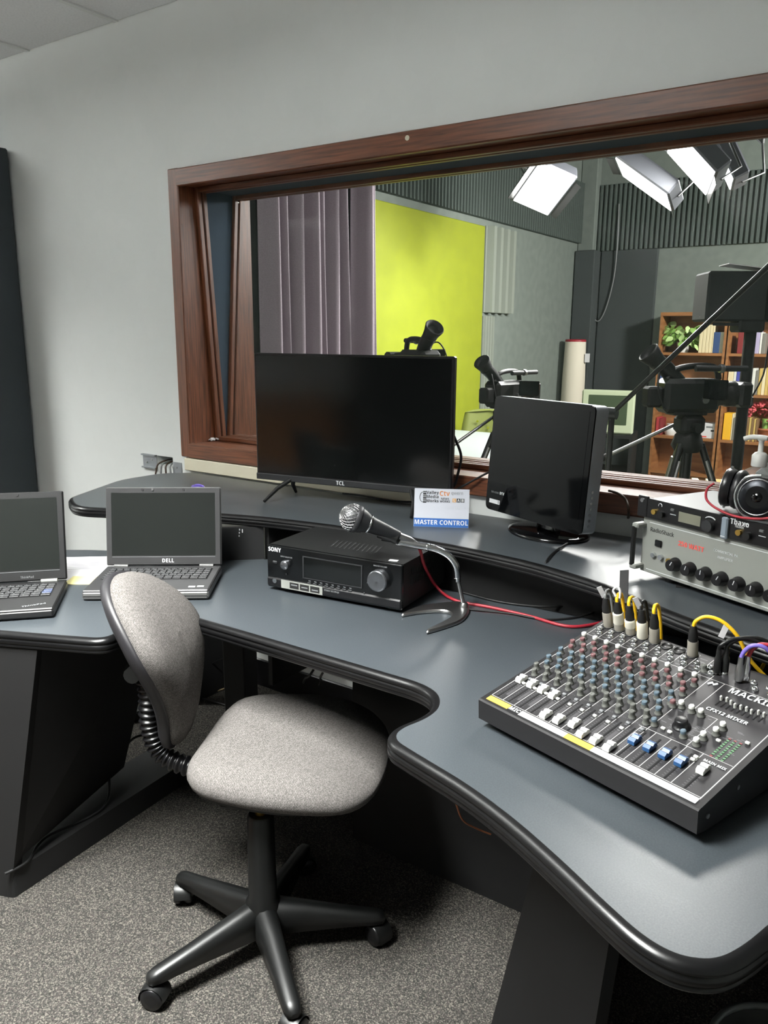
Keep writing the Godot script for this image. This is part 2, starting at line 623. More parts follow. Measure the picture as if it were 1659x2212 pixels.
# suspended fitting: lamps between two rails, louvre below, open to the ceiling above
func pendant(at: Vector3, down: float, up: float, label: String, hz := 0.60, deep := 0.08) -> void:
	var t := thing("pendant_luminaire", label, "ceiling light", at)
	var hx := 0.29
	for s in [-1, 1]:
		part(t, "side_rail", MB.new().rbox(Vector3(s * hx, 0.055 - deep / 2, 0), Vector3(0.02, 0.07 + deep, 2 * hz), 0.004), "white_metal")
		part(t, "end_cap", MB.new().rbox(Vector3(0, 0.055 - deep / 2, s * hz), Vector3(2 * hx, 0.07 + deep, 0.02), 0.004), "white_metal")
		part(t, "suspension_wire", MB.new().cyl(Vector3(0, 0.08, s * hz * 0.8), Vector3(0, 0.262, s * hz * 0.8), 0.002, 6), "steel")
		part(t, "cross_bar", MB.new().rbox(Vector3(0, 0.08, s * hz * 0.8), Vector3(2 * hx, 0.012, 0.02), 0.002), "white_metal")
	for k in 4:
		var x := -0.21 + 0.14 * k
		part(t, "lamp_tube", MB.new().cyl(Vector3(x, 0.055, -hz + 0.03), Vector3(x, 0.055, hz - 0.03), 0.013, 10), "tube_light")
	for k in 3:
		part(t, "louvre_blade", MB.new().box(Vector3(-0.14 + 0.14 * k, 0.02 - deep / 2, 0), Vector3(0.004, deep, 2 * hz - 0.03)), "louvre_grey")
	for k in range(-4 if hz > 0.5 else -2, 5 if hz > 0.5 else 3):
		part(t, "louvre_blade", MB.new().box(Vector3(0, 0.02 - deep / 2, 0.13 * k), Vector3(2 * hx - 0.03, deep, 0.004)), "louvre_grey")
	for k in 2:
		var l := AreaLight3D.new()
		l.name = ["down_light", "up_light"][k]
		l.area_size = Vector2(0.54, 2 * hz - 0.06)
		l.light_energy = [down, up][k]
		l.light_color = Color(0.995, 1.0, 0.985)
		l.shadow_enabled = true
		l.area_range = 14.0
		t.add_child(l)
		l.position = Vector3(0, [0.03, 0.095][k], 0)
		l.rotation_degrees = Vector3([-90, 90][k], 0, 0)

func build_room() -> void:
	var x0 := -5.2
	var x1 := 1.6
	var z1 := 4.3
	setting("floor", "grey heather loop carpet of the control room", MB.new().bb(Vector3(x0 - 0.2, -0.12, -0.2), Vector3(x1 + 0.2, 0.0, z1 + 0.2)), "carpet")
	# wall with the window opening and the ragged hole beside it
	var b := MB.new()
	var wl := -2.56
	var wr := 1.02
	b.bb(Vector3(x0, 0, -0.38), Vector3(-2.77, 3.4, 0))
	b.bb(Vector3(-2.67, 0, -0.38), Vector3(wl, 3.4, 0))
	b.bb(Vector3(-2.77, 0, -0.38), Vector3(-2.67, 0.888, 0))
	b.bb(Vector3(-2.77, 0.927, -0.38), Vector3(-2.67, 3.4, 0))
	b.bb(Vector3(-2.77, 0.888, -0.38), Vector3(-2.67, 0.927, -0.09))
	b.bb(Vector3(wl, 0, -0.38), Vector3(wr, 0.976, 0))
	b.bb(Vector3(wl, 2.042, -0.38), Vector3(wr, 3.4, 0))
	b.bb(Vector3(wr, 0, -0.38), Vector3(x1 + 2.6, 3.4, 0))
	setting("wall_back", "off-white painted wall around the studio window", b, "wall")
	setting("wall_left", "off-white painted side wall of the control room", MB.new().bb(Vector3(x0 - 0.15, 0, -0.38), Vector3(x0, 2.9, z1 + 0.15)), "wall")
	setting("wall_right", "off-white painted wall at the end of the desk", MB.new().bb(Vector3(x1, 0, 0), Vector3(x1 + 0.15, 2.9, z1 + 0.15)), "wall")
	setting("wall_front", "off-white painted wall behind the counter", MB.new().bb(Vector3(x0, 0, z1), Vector3(x1, 2.9, z1 + 0.15)), "wall")
	setting("baseboard_back", "black vinyl baseboard under the studio window wall", MB.new().rbox(Vector3((x0 + x1) / 2, 0.06, 0.006), Vector3(x1 - x0, 0.12, 0.012), 0.004), "black_satin")
	# suspended ceiling
	var c := setting("ceiling", "white suspended ceiling of mineral fibre tiles", MB.new().bb(Vector3(x0, 2.86, 0), Vector3(x1, 2.9, z1)), "white_metal")
	var xs := []
	var k := -4
	for i in 13:
		xs.append(-2.87 + 0.61 * (i - 4))
	var zs := [-0.64, 0.58, 1.80, 3.02, 4.24, 5.46]
	for i in xs.size() - 1:
		for j in zs.size() - 1:
			var xa: float = maxf(xs[i] + 0.011, x0)
			var xb: float = minf(xs[i + 1] - 0.011, x1)
			var za: float = maxf(zs[j] + 0.011, 0.0)
			var zb: float = minf(zs[j + 1] - 0.011, z1)
			if xb - xa < 0.02 or zb - za < 0.02:
				continue
			part(c, "ceiling_tile", MB.new().rbox(Vector3((xa + xb) / 2, 2.672, (za + zb) / 2), Vector3(xb - xa, 0.018, zb - za), 0.004), "ceiling_tile")
	for x in xs:
		if x > x0 and x < x1:
			part(c, "grid_bar", MB.new().bb(Vector3(x - 0.012, 2.658, 0), Vector3(x + 0.012, 2.69, z1)), "white_metal")
	for z in zs:
		if z > 0 and z < z1:
			part(c, "grid_bar", MB.new().bb(Vector3(x0, 2.6585, z - 0.012), Vector3(x1, 2.69, z + 0.012)), "white_metal")
	# broken wall plates and torn paint beside the window
	var o := thing("wall_box", "steel electrical box plate in the torn plaster left of the window hole", "electrical box", Vector3(-2.82, 0.899, 0.0), 0.0)
	part(o, "plate", MB.new().bb(Vector3(-0.044, -0.027, 0), Vector3(0.048, 0.027, 0.003)), "steel")
	part(o, "flange", MB.new().bb(Vector3(-0.044, 0.024, 0), Vector3(0.048, 0.030, 0.014)), "steel")
	part(o, "flange", MB.new().bb(Vector3(-0.044, -0.032, 0), Vector3(0.048, -0.026, 0.014)), "steel")
	for s in [-0.018, 0.016]:
		part(o, "screw", MB.new().cyl(Vector3(s, s * 0.4, 0.003), Vector3(s, s * 0.4, 0.007), 0.004, 8), "dull_chrome")
	o = thing("wall_box", "small steel box plate tucked under the lower left corner of the window casing", "electrical box", Vector3(-2.640, 0.882, 0.0), 0.0)
	part(o, "plate", MB.new().bb(Vector3(-0.028, -0.027, 0), Vector3(0.026, 0.027, 0.003)), "steel")
	part(o, "flange", MB.new().bb(Vector3(-0.028, -0.032, 0), Vector3(0.026, -0.026, 0.014)), "steel")
	part(o, "screw", MB.new().cyl(Vector3(-0.004, 0.004, 0.003), Vector3(-0.004, 0.004, 0.007), 0.004, 8), "dull_chrome")
	for k2 in 4:
		var x := -2.752 + 0.021 * k2
		var pts := spline([Vector3(x, 0.902, -0.075), Vector3(x + 0.002, 0.903, -0.03), Vector3(x + 0.005 * (k2 - 1.5), 0.892, 0.004), Vector3(x + 0.010 * (k2 - 1.5), 0.865, 0.012), Vector3(x + 0.018 * (k2 - 1.5), 0.80, 0.012), Vector3(x + 0.02 * (k2 - 1.5), 0.55, 0.012), Vector3(x, 0.2, 0.012)], 6)
		single("wall_wire", ["brown wire hanging out of the wall hole", "grey wire hanging out of the wall hole"][k2 % 2], "wire", MB.new().tube(pts, 0.0035, 6), ["brown_cable", "grey_cable"][k2 % 2], Vector3.ZERO, 0.0, "wires out of the wall hole")

func build_window() -> void:
	var wl := -2.54
	var wr := 1.0
	var yb := 0.998
	var yt := 2.02
	var w := setting("window_1", "wide wood framed studio window with two leaning panes", null, "")
	# casing boards on the wall
	var cw := 0.058
	part(w, "casing_side", MB.new().rbox(Vector3(wl - cw / 2 + 0.006, (yb + yt) / 2 + 0.002, 0.011), Vector3(cw, yt - yb + 2 * cw, 0.022), 0.004), "wood_v")
	part(w, "casing_side", MB.new().rbox(Vector3(wr + cw / 2 - 0.006, (yb + yt) / 2 + 0.002, 0.011), Vector3(cw, yt - yb + 2 * cw, 0.022), 0.004), "wood_v")
	part(w, "casing_head", MB.new().rbox(Vector3((wl + wr) / 2, yt + cw / 2 - 0.004, 0.0125), Vector3(wr - wl + 0.012, cw + 0.008, 0.022), 0.004), "wood_h")
	part(w, "casing_sill", MB.new().rbox(Vector3((wl + wr) / 2, yb - cw / 2 + 0.002, 0.0125), Vector3(wr - wl + 0.012, cw + 0.004, 0.022), 0.004), "wood_h")
	part(w, "screw_plug", MB.new().cyl(oz(880, 298, 0.023), oz(880, 298, 0.023) + Vector3(0, 0, 0.002), 0.008, 10), "ivory")
	# lining of the opening
	part(w, "jamb", MB.new().bb(Vector3(wl - 0.02, yb - 0.02, -0.385), Vector3(wl, yt + 0.02, 0.002)), "wood_v")
	part(w, "jamb", MB.new().bb(Vector3(wr, yb - 0.02, -0.385), Vector3(wr + 0.02, yt + 0.02, 0.002)), "wood_v")
	part(w, "head_board", MB.new().bb(Vector3(wl, yt, -0.385), Vector3(wr, yt + 0.02, 0.002)), "wood_h")
	part(w, "sill_board", MB.new().bb(Vector3(wl, yb - 0.02, -0.385), Vector3(wr, yb, 0.002)), "wood_h")
	# stops: near pane leans out at its head, far pane the other way
	var near_t := -0.092
	var near_b := -0.155
	var far_t := -0.305
	var far_b := -0.222
	var hgt := yt - yb
	for p in [[near_t, near_b], [far_t, far_b]]:
		for x in [wl + 0.009, wr - 0.009]:
			var a := Vector3(x, yb, p[1])
			var c := Vector3(x, yt, p[0])
			var ang := atan2(p[0] - p[1], hgt)
			for dz in [-0.015, 0.015]:
				part(w, "pane_stop", MB.new().rbox((a + c) / 2 + Vector3(0, 0, dz), Vector3(0.018, hgt / cos(ang), 0.022), 0.003, Basis(Vector3.RIGHT, ang)), "wood_v")
		for dz in [-0.015, 0.015]:
			part(w, "pane_stop", MB.new().rbox(Vector3((wl + wr) / 2, yt - 0.009, p[0] + dz), Vector3(wr - wl - 0.04, 0.018, 0.022), 0.003), "wood_h")
			part(w, "pane_stop", MB.new().rbox(Vector3((wl + wr) / 2, yb + 0.009, p[1] + dz), Vector3(wr - wl - 0.04, 0.018, 0.022), 0.003), "wood_h")
		var ang := atan2(p[0] - p[1], hgt)
		part(w, "glass_pane", MB.new().box(Vector3((wl + wr) / 2, (yb + yt) / 2, (p[0] + p[1]) / 2), Vector3(wr - wl - 0.03, hgt / cos(ang) - 0.02, 0.006), Basis(Vector3.RIGHT, ang)), "glass")
	# dark felt between the panes
	var q := [Vector3(wl + 0.003, yb, near_b - 0.026), Vector3(wl + 0.003, yb, far_b + 0.026), Vector3(wl + 0.003, yt, far_t + 0.026), Vector3(wl + 0.003, yt, near_t - 0.026)]
	var f := MB.new()
	var f2 := MB.new()
	f.quad(q[0], q[1], q[2], q[3])
	for k in 4:
		f.quad(q[k], q[(k + 1) % 4], q[(k + 1) % 4] - Vector3(0.003, 0, 0), q[k] - Vector3(0.003, 0, 0))
	part(w, "felt_lining", f, "felt")
	f2.bb(Vector3(wl + 0.003, yt - 0.003, far_t + 0.026), Vector3(wr, yt, near_t - 0.026))
	part(w, "felt_lining", f2, "felt")
	# strip of ivory board under the casing
	setting("trim_1", "ivory painted board strip under the window casing", MB.new().rbox(Vector3(-1.95, 0.911, 0.011), Vector3(1.25, 0.052, 0.022), 0.003), "ivory")
	var cr := MB.new()
	for k in 5:
		cr.ball(Vector3(rng.randf_range(-0.018, 0.018), 0.006 + rng.randf() * 0.004, rng.randf_range(-0.01, 0.01)), Vector3(0.012, 0.004, 0.008), 6, Basis.from_euler(Vector3(rng.randf(), rng.randf() * 3, rng.randf())))
	single("paper_scrap", "crumpled white paper scrap on the window sill corner", "scrap", cr, "paper", oy(460, 953, yb) + Vector3(0, 0.0, 0), 20.0)

func ridges(x0: float, x1: float, y0: float, y1: float, n: int, deep: float) -> MB:
	# sheet with upright ridges, in its own xy plane, facing +z
	var b := MB.new()
	var w := (x1 - x0) / n
	for k in n:
		var a := x0 + w * k
		var pr := [Vector2(a, 0.012), Vector2(a + w * 0.18, 0.012), Vector2(a + w * 0.36, deep), Vector2(a + w * 0.72, deep), Vector2(a + w * 0.9, 0.012), Vector2(a + w, 0.012)]
		for j in 5:
			b.quad(Vector3(pr[j].x, y0, pr[j].y), Vector3(pr[j + 1].x, y0, pr[j + 1].y), Vector3(pr[j + 1].x, y1, pr[j + 1].y), Vector3(pr[j].x, y1, pr[j].y))
			for y in [y0, y1]:
				b.quad(Vector3(pr[j].x, y, 0), Vector3(pr[j + 1].x, y, 0), Vector3(pr[j + 1].x, y, pr[j + 1].y), Vector3(pr[j].x, y, pr[j].y))
	b.bb(Vector3(x0, y0, -0.001), Vector3(x1, y1, 0.002))
	for x in [x0, x1]:
		b.bb(Vector3(x - 0.0005, y0, 0), Vector3(x + 0.0005, y1, 0.012))
	return b

func build_studio_shell() -> void:
	var sx := -3.34
	var sz := -6.35
	var ex := 4.2
	var ht := 3.4
	setting("floor", "worn olive grey carpet of the studio", MB.new().bb(Vector3(sx - 0.2, -0.12, sz - 0.2), Vector3(ex + 0.2, 0.0, -0.2)), "studio_floor")
	setting("ceiling", "dark painted studio ceiling", MB.new().bb(Vector3(sx - 0.2, ht, sz - 0.2), Vector3(ex + 0.2, ht + 0.1, 0.0)), "studio_ceiling")
	var wl := setting("wall_left", "grey green painted side wall of the studio", MB.new().bb(Vector3(sx - 0.15, 0, sz - 0.15), Vector3(sx, ht, -0.38)), "studio_wall")
	var wb := setting("wall_back", "grey green painted far wall of the studio", MB.new().bb(Vector3(sx, 0, sz - 0.15), Vector3(ex, ht, sz)), "studio_wall")
	setting("wall_right", "grey green painted wall at the far end of the studio", MB.new().bb(Vector3(ex, 0, sz - 0.15), Vector3(ex + 0.15, ht, -0.38)), "studio_wall")
	# chroma key panel on the side wall
	var zt := -2.0
	var ze := -4.06
	part(wl, "chroma_panel", MB.new().rbox(Vector3(sx + 0.012, 1.18, (zt + ze) / 2), Vector3(0.024, 2.36, zt - ze), 0.006), "chroma", "yellow green painted chroma key panel")
	# foam above it and round the top of the room
	var z := -1.0
	while z > sz + 0.1:
		var o := part(wl, "foam_panel", ridges(0, 0.6, 2.42, 3.02, 12, 0.05), "foam")
		o.transform = Transform3D(Basis(Vector3.UP, PI / 2), Vector3(sx, 0, z))
		z -= 0.605
	var x := sx + 0.18
	while x < 2.4:
		var o := part(wb, "foam_panel", ridges(0, 0.6, 2.34, 3.0, 12, 0.05), "foam")
		o.position = Vector3(x, 0, sz)
		x += 0.605
	# wide ribbed absorber beside the chroma panel
	var ra := part(wl, "ribbed_absorber", ridges(0, 0.52, 1.65, 2.37, 4, 0.07), "foam_light")
	ra.transform = Transform3D(Basis(Vector3.UP, PI / 2), Vector3(sx, 0, -4.10))
	var rb := part(wl, "ribbed_strip", ridges(0, 0.2, 0.0, 1.62, 4, 0.03), "foam_light")
	rb.transform = Transform3D(Basis(Vector3.UP, PI / 2), Vector3(sx, 0, -4.10))
	# dark wall panels in the far corner
	part(wb, "dark_panel", MB.new().rbox(Vector3(-3.22, 1.17, sz + 0.10), Vector3(0.22, 2.34, 0.20), 0.01), "studio_dark")
	part(wb, "dark_panel", MB.new().rbox(Vector3(-2.80, 1.17, sz + 0.02), Vector3(0.60, 2.34, 0.04), 0.01), "studio_dark")
	part(wb, "corner_post", MB.new().rbox(Vector3(sx + 0.09, 2.87, sz + 0.06), Vector3(0.18, 1.06, 0.12), 0.01), "studio_wall")
	var pts := spline([oz(1337, 440, sz + 0.07), oz(1334, 520, sz + 0.07), oz(1326, 600, sz + 0.06), oz(1308, 668, sz + 0.06), oz(1291, 694, sz + 0.06), oz(1277, 672, sz + 0.06), oz(1269, 610, sz + 0.06), oz(1272, 540, sz + 0.06), oz(1280, 470, sz + 0.07), oz(1285, 400, sz + 0.07)], 6)
	single("hanging_cable", "pale cable hanging in a long loop on the far studio wall", "cable", MB.new().tube(pts, 0.007, 6), "grey_cable")

func slab(t: Node3D, outline: PackedVector2Array, top: float, thick: float, top_name: String) -> void:
	var b := thick
	var prof := [[0.016, top], [0.010, top - 0.0005], [0.004, top - 0.003], [0.0, top - 0.009], [0.0, top - 0.3 * b], [0.0025, top - 0.34 * b], [0.0025, top - 0.40 * b], [0.0, top - 0.44 * b], [0.0, top - 0.66 * b], [0.002, top - 0.70 * b], [0.002, top - 0.75 * b], [0.0, top - 0.79 * b], [0.003, top - 0.93 * b], [0.012, top - b]]
	var rings := edge_rings(outline, prof)
	part(t, top_name, MB.new().prism(flat_ring(rings[0]), top - b, top), "laminate")
	part(t, "edge_band", MB.new().loft(rings, true, false, false, 0), "edge_band")

func build_desk() -> void:
	var t := thing("console_desk", "dark blue grey laminate console desk with black bullnose edge and rounded cut-out", "desk")
	var o := rounded([[-2.80, 1.12, 0.05], [-2.25, 0.722, 0.06], [-1.76, 0.47, 0.06], [-1.25, 0.40, 0.1], [-0.6, 0.385, 0.1], [0.1, 0.40, 0.1], [0.75, 0.5, 0.08], [0.85, 1.05, 0.09],
		[0.16, 1.13, 0.12], [-0.02, 1.20, 0.06], [-0.06, 1.30, 0.05], [-0.084, 1.375, 0.04], [-0.110, 1.425, 0.04], [-0.155, 1.448, 0.04], [-0.205, 1.441, 0.04], [-0.266, 1.408, 0.04], [-0.346, 1.360, 0.05], [-0.440, 1.310, 0.05], [-0.542, 1.268, 0.05], [-0.650, 1.238, 0.04],
		[-0.716, 1.218, 0.025], [-0.738, 1.186, 0.022], [-0.738, 1.150, 0.02], [-0.722, 1.098, 0.03], [-0.724, 1.052, 0.025], [-0.752, 1.008, 0.03], [-0.80, 0.990, 0.03], [-1.30, 0.988, 0.05], [-1.60, 0.988, 0.045], [-1.515, 1.205, 0.055], [-1.76, 1.315, 0.1], [-2.62, 1.69, 0.06]])
	slab(t, o, 0.745, 0.04, "work_surface")
	# legs and panels
	var leg := MB.new()
	# front board of the left trestle, splayed outwards at the floor
	var f0 := Vector3(-1.834, 0.0, 1.322)
	var al := Vector3(-0.36, 0, 0.155).normalized()
	var nn := Vector3(0.155, 0, 0.36).normalized() * 0.018
	var q := [f0, f0 + al * 0.36, Vector3(-1.700, 0.705, 1.262) + al * 0.14, Vector3(-1.700, 0.705, 1.262)]
	leg.quad(q[0] + nn, q[3] + nn, q[2] + nn, q[1] + nn)
	leg.quad(q[0] - nn, q[1] - nn, q[2] - nn, q[3] - nn)
	for k in 4:
		leg.quad(q[k] + nn, q[(k + 1) % 4] + nn, q[(k + 1) % 4] - nn, q[k] - nn)
	part(t, "leg_board", leg, "black_panel")
	var sp := MB.new()
	var s0 := Vector3(-1.84, 0.10, 1.31)
	var s1 := Vector3(-1.99, 0.10, 0.86)
	var s2 := Vector3(-1.76, 0.705, 0.86)
	var s3 := Vector3(-1.72, 0.705, 1.27)
	var sn := Vector3(0.02, 0, 0)
	sp.quad(s0 + sn, s1 + sn, s2 + sn, s3 + sn)
	sp.quad(s3 - sn, s2 - sn, s1 - sn, s0 - sn)
	var ss := [s0, s1, s2, s3]
	for k in 4:
		sp.quad(ss[k] - sn, ss[(k + 1) % 4] - sn, ss[(k + 1) % 4] + sn, ss[k] + sn)
	part(t, "leg_panel", sp, "black_panel")
	var rail := rounded([[-1.815, 1.335, 0.01], [-2.0, 1.40, 0.01], [-2.03, 0.66, 0.01], [-1.87, 0.68, 0.01]], 3)
	part(t, "floor_rail", MB.new().prism(rail, 0.0, 0.075), "black_panel")
	# post under the middle
	var mp := oz(518, 1400, 0.60)
	part(t, "leg_post", MB.new().rbox(Vector3(mp.x, 0.353, 0.60), Vector3(0.075, 0.705, 0.09), 0.004, Basis(Vector3.UP, 0.3)), "black_panel")
	# modesty panel, right pedestal
	part(t, "modesty_panel", MB.new().bb(Vector3(-1.24, 0.0, 0.60), Vector3(-0.30, 0.705, 0.62)), "black_panel")
	var ped := MB.new()
	var p0 := oy(1076, 2205, 0.0)
	var a := [Vector3(-0.60, 0, 0.96), Vector3(-0.37, 0, 1.035), Vector3(-0.30, 0.705, 1.125), Vector3(-0.44, 0.705, 1.08)]
	var pn := Vector3(-0.3, 0, 0.95).normalized() * 0.02
	ped.quad(a[0] + pn, a[1] + pn, a[2] + pn, a[3] + pn)
	ped.quad(a[3] - pn, a[2] - pn, a[1] - pn, a[0] - pn)
	for k in 4:
		ped.quad(a[k] - pn, a[(k + 1) % 4] - pn, a[(k + 1) % 4] + pn, a[k] + pn)
	part(t, "leg_board", ped, "black_panel")
	var ps := MB.new()
	a = [Vector3(-0.59, 0, 0.95), Vector3(-0.50, 0, 0.62), Vector3(-0.50, 0.705, 0.62), Vector3(-0.43, 0.705, 1.07)]
	pn = Vector3(0.02, 0, 0)
	ps.quad(a[3] - pn, a[2] - pn, a[1] - pn, a[0] - pn)
	ps.quad(a[0] + pn, a[1] + pn, a[2] + pn, a[3] + pn)
	for k in 4:
		ps.quad(a[k] - pn, a[(k + 1) % 4] - pn, a[(k + 1) % 4] + pn, a[k] + pn)
	part(t, "leg_panel", ps, "black_panel")
	# scuffs on the edge band
	part(t, "edge_chip", MB.new().rbox(oy(1098, 1806, 0.722), Vector3(0.022, 0.003, 0.004), 0.001, Basis(Vector3.UP, -0.45)), "grey_print")
	part(t, "leg_scuff", MB.new().box(oy(44, 1487, 0.56) + Vector3(0.02, 0, 0.04), Vector3(0.02, 0.012, 0.002), Basis(Vector3.UP, 0.4)), "grey_print")

func build_shelf_tier() -> void:
	var t := thing("riser_shelf", "long curved dark laminate shelf raised behind the desk under the window", "shelf")
	var o := rounded([[-2.455, 0.665, 0.05], [-2.61, 0.33, 0.06], [-2.60, 0.12, 0.06], [-2.50, 0.032, 0.05], [0.75, 0.032, 0.07], [0.75, 1.0, 0.09], [0.15, 0.86, 0.08], [-0.191, 0.735, 0.08], [-0.337, 0.672, 0.05], [-0.448, 0.613, 0.05], [-0.579, 0.535, 0.05], [-0.787, 0.468, 0.06], [-0.997, 0.440, 0.06], [-1.25, 0.432, 0.06], [-1.469, 0.450, 0.06], [-1.689, 0.488, 0.06], [-1.879, 0.548, 0.06], [-2.30, 0.748, 0.07]])
	slab(t, o, 0.885, 0.034, "shelf_board")
	# supports standing on the desk and on the floor behind it
	var d := Vector3(-0.122, 0, 0.114).normalized()
	var a := Vector3(-1.706, 0, 0.470)
	var c := a + d * 0.17
	part(t, "support_panel", MB.new().box(Vector3(c.x, 0.798, c.z), Vector3(0.34, 0.106, 0.018), Basis(Vector3.UP, atan2(-d.z, d.x))), "black_panel")
	part(t, "support_panel", MB.new().bb(Vector3(-1.715, 0.30, 0.10), Vector3(-1.697, 0.851, 0.455)), "black_panel")
	var back := Vector3(-1.38, 0, 0.40)
	part(t, "back_panel", MB.new().bb(Vector3(-1.36, 0.20, 0.34), Vector3(0.6, 0.851, 0.358)), "black_panel")
	for x in [-2.3, -1.36, 0.4]:
		part(t, "support_leg", MB.new().bb(Vector3(x - 0.02, 0.0, 0.10), Vector3(x + 0.02, 0.851, 0.30)), "black_panel")
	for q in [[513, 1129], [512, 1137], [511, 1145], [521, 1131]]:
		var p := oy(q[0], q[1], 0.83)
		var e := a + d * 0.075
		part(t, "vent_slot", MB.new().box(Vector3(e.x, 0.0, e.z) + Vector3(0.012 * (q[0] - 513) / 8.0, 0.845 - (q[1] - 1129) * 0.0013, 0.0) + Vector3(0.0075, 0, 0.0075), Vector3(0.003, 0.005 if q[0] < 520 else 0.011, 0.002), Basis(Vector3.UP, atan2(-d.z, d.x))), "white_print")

# ---------------------------------------------------------------- swivel chair
func build_chair() -> void:
	var at := Vector3(-1.165, 0, 1.080)
	var face := 117.0
	var t := thing("swivel_chair", "armless swivel task chair in worn grey tweed with black five-star base", "chair", at, face)
	var to_local := Basis(Vector3.UP, deg_to_rad(-face))
	# star base
	var hub := MB.new()
	hub.lathe([Vector2(0.036, 0.055), Vector2(0.042, 0.062), Vector2(0.042, 0.125), Vector2(0.034, 0.14), Vector2(0.031, 0.355), Vector2(0.027, 0.36)], 20)
	part(t, "column_cover", hub, "black_plastic")
	part(t, "gas_spring", MB.new().cyl(Vector3(0, 0.325, 0), Vector3(0, 0.41, 0), 0.013, 14), "gold")
	for k in 5:
		var ang := deg_to_rad(106.5 + 72.0 * k)
		var d := to_local * Vector3(cos(ang), 0, sin(ang))
		var w := d.cross(Vector3.UP)
		var rings := []
		for s in [[0.02, 0.030, 0.052, 0.132], [0.10, 0.025, 0.056, 0.118], [0.19, 0.021, 0.060, 0.101], [0.270, 0.019, 0.062, 0.088], [0.287, 0.015, 0.062, 0.083], [0.293, 0.007, 0.063, 0.074]]:
			var c: Vector3 = d * s[0]
			var hw: float = s[1]
			rings.append([c - w * hw + Vector3(0, s[2], 0), c + w * hw + Vector3(0, s[2], 0), c + w * hw * 0.95 + Vector3(0, lerpf(s[2], s[3], 0.7), 0), c + w * hw * 0.6 + Vector3(0, lerpf(s[2], s[3], 0.95), 0), c + Vector3(0, s[3], 0), c - w * hw * 0.6 + Vector3(0, lerpf(s[2], s[3], 0.95), 0), c - w * hw * 0.95 + Vector3(0, lerpf(s[2], s[3], 0.7), 0)])
		var lg := part(t, "base_leg", MB.new().loft(rings), "black_plastic")
		# twin wheel caster under a hood
		var cc := d * 0.277 + Vector3(0, 0.027, 0)
		var cd := (to_local * Vector3(cos(ang + 0.9), 0, sin(ang + 0.9))).normalized()
		var ax := cd.cross(Vector3.UP)
		var cas := part(t, "caster", MB.new().cyl(d * 0.277 + Vector3(0, 0.03, 0), d * 0.277 + Vector3(0, 0.066, 0), 0.007, 8), "black_satin")
		for s in [-1, 1]:
			part(cas, "wheel", MB.new().lathe([Vector2(0.012, -0.009), Vector2(0.024, -0.0085), Vector2(0.0265, -0.004), Vector2(0.0265, 0.004), Vector2(0.024, 0.009), Vector2(0.010, 0.0105)], 20, Transform3D(Basis(cd, ax, cd.cross(ax)), cc + ax * 0.014 * s)), "black_satin")
		var hood := MB.new()
		var hr := []
		for j in 9:
			var e := deg_to_rad(-20.0 + 200.0 * j / 8)
			var rr := cd * cos(e) * 0.030 + Vector3(0, sin(e) * 0.030, 0)
			hr.append([cc + rr - ax * 0.021, cc + rr * 1.05 - ax * 0.012, cc + rr * 1.05 + ax * 0.012, cc + rr + ax * 0.021])
		hood.loft(hr, false, false, false, 0)
		part(cas, "hood", hood, "black_plastic")
	# mechanism
	part(t, "mechanism", MB.new().rbox(Vector3(0.05, 0.412, 0.02), Vector3(0.20, 0.045, 0.22), 0.012), "black_matte")
	part(t, "lever", MB.new().tube([Vector3(0.05, 0.40, 0.03), Vector3(0.16, 0.395, 0.04), Vector3(0.21, 0.39, 0.05)], 0.006, 8), "black_plastic")
	# seat: shell and cushion
	var so := Vector3(0.132, 0, 0.046)
	var seat := rounded([[-0.205, -0.235, 0.11], [0.205, -0.235, 0.11], [0.262, 0.02, 0.17], [0.215, 0.225, 0.12], [0.0, 0.262, 0.14], [-0.215, 0.225, 0.12], [-0.262, 0.02, 0.17]], 7)
	var moved := PackedVector2Array()
	for p in seat: moved.append(Vector2(p.x * 1.0, p.y * 0.93) + Vector2(so.x, so.z))
	var rings := edge_rings(moved, [[0.045, 0.424], [0.016, 0.432], [0.002, 0.444], [-0.003, 0.458], [0.001, 0.473], [0.012, 0.484], [0.030, 0.492]])
	for q in [[0.82, 0.4975], [0.66, 0.501], [0.45, 0.502], [0.2, 0.5015]]:
		rings.append(rings[6].map(func(p): return Vector3(so.x + (p.x - so.x) * q[0] / 0.9, q[1], so.z + (p.z - so.z) * q[0] / 0.9)))
	for k in rings.size():
		for j in rings[k].size():
			var p: Vector3 = rings[k][j]
			var zf: float = (p.z - so.z)
			var xf: float = (p.x - so.x)
			p.y += -0.022 * smoothstep(0.08, 0.23, zf) * smoothstep(0.42, 0.48, p.y) - 0.010 * smoothstep(0.0, 0.2, zf) + 0.012 * smoothstep(0.1, 0.24, absf(xf)) * smoothstep(0.45, 0.49, p.y) * smoothstep(0.26, 0.16, absf(xf))
			rings[k][j] = p
	part(t, "seat_cushion", MB.new().loft(rings, true, true, true, 0), "chair_cloth")
	var shell := edge_rings(moved, [[0.10, 0.415], [0.03, 0.420], [0.012, 0.430], [0.016, 0.438]])
	part(t, "seat_shell", MB.new().loft(shell, true, true, true, 0), "black_plastic")
	# back: cloth pad on a black shell, leaning back
	var recl := deg_to_rad(16.5)
	var pivot := Vector3(0.108, 0.458, -0.256)
	var bb := Basis(Vector3.RIGHT, -recl)
	var prof := func(v: float) -> float:   # half width over the height
		return lerpf(0.045, 0.152, smoothstep(0.0, 0.66, v))
	var hgt := 0.445
	var outl := []
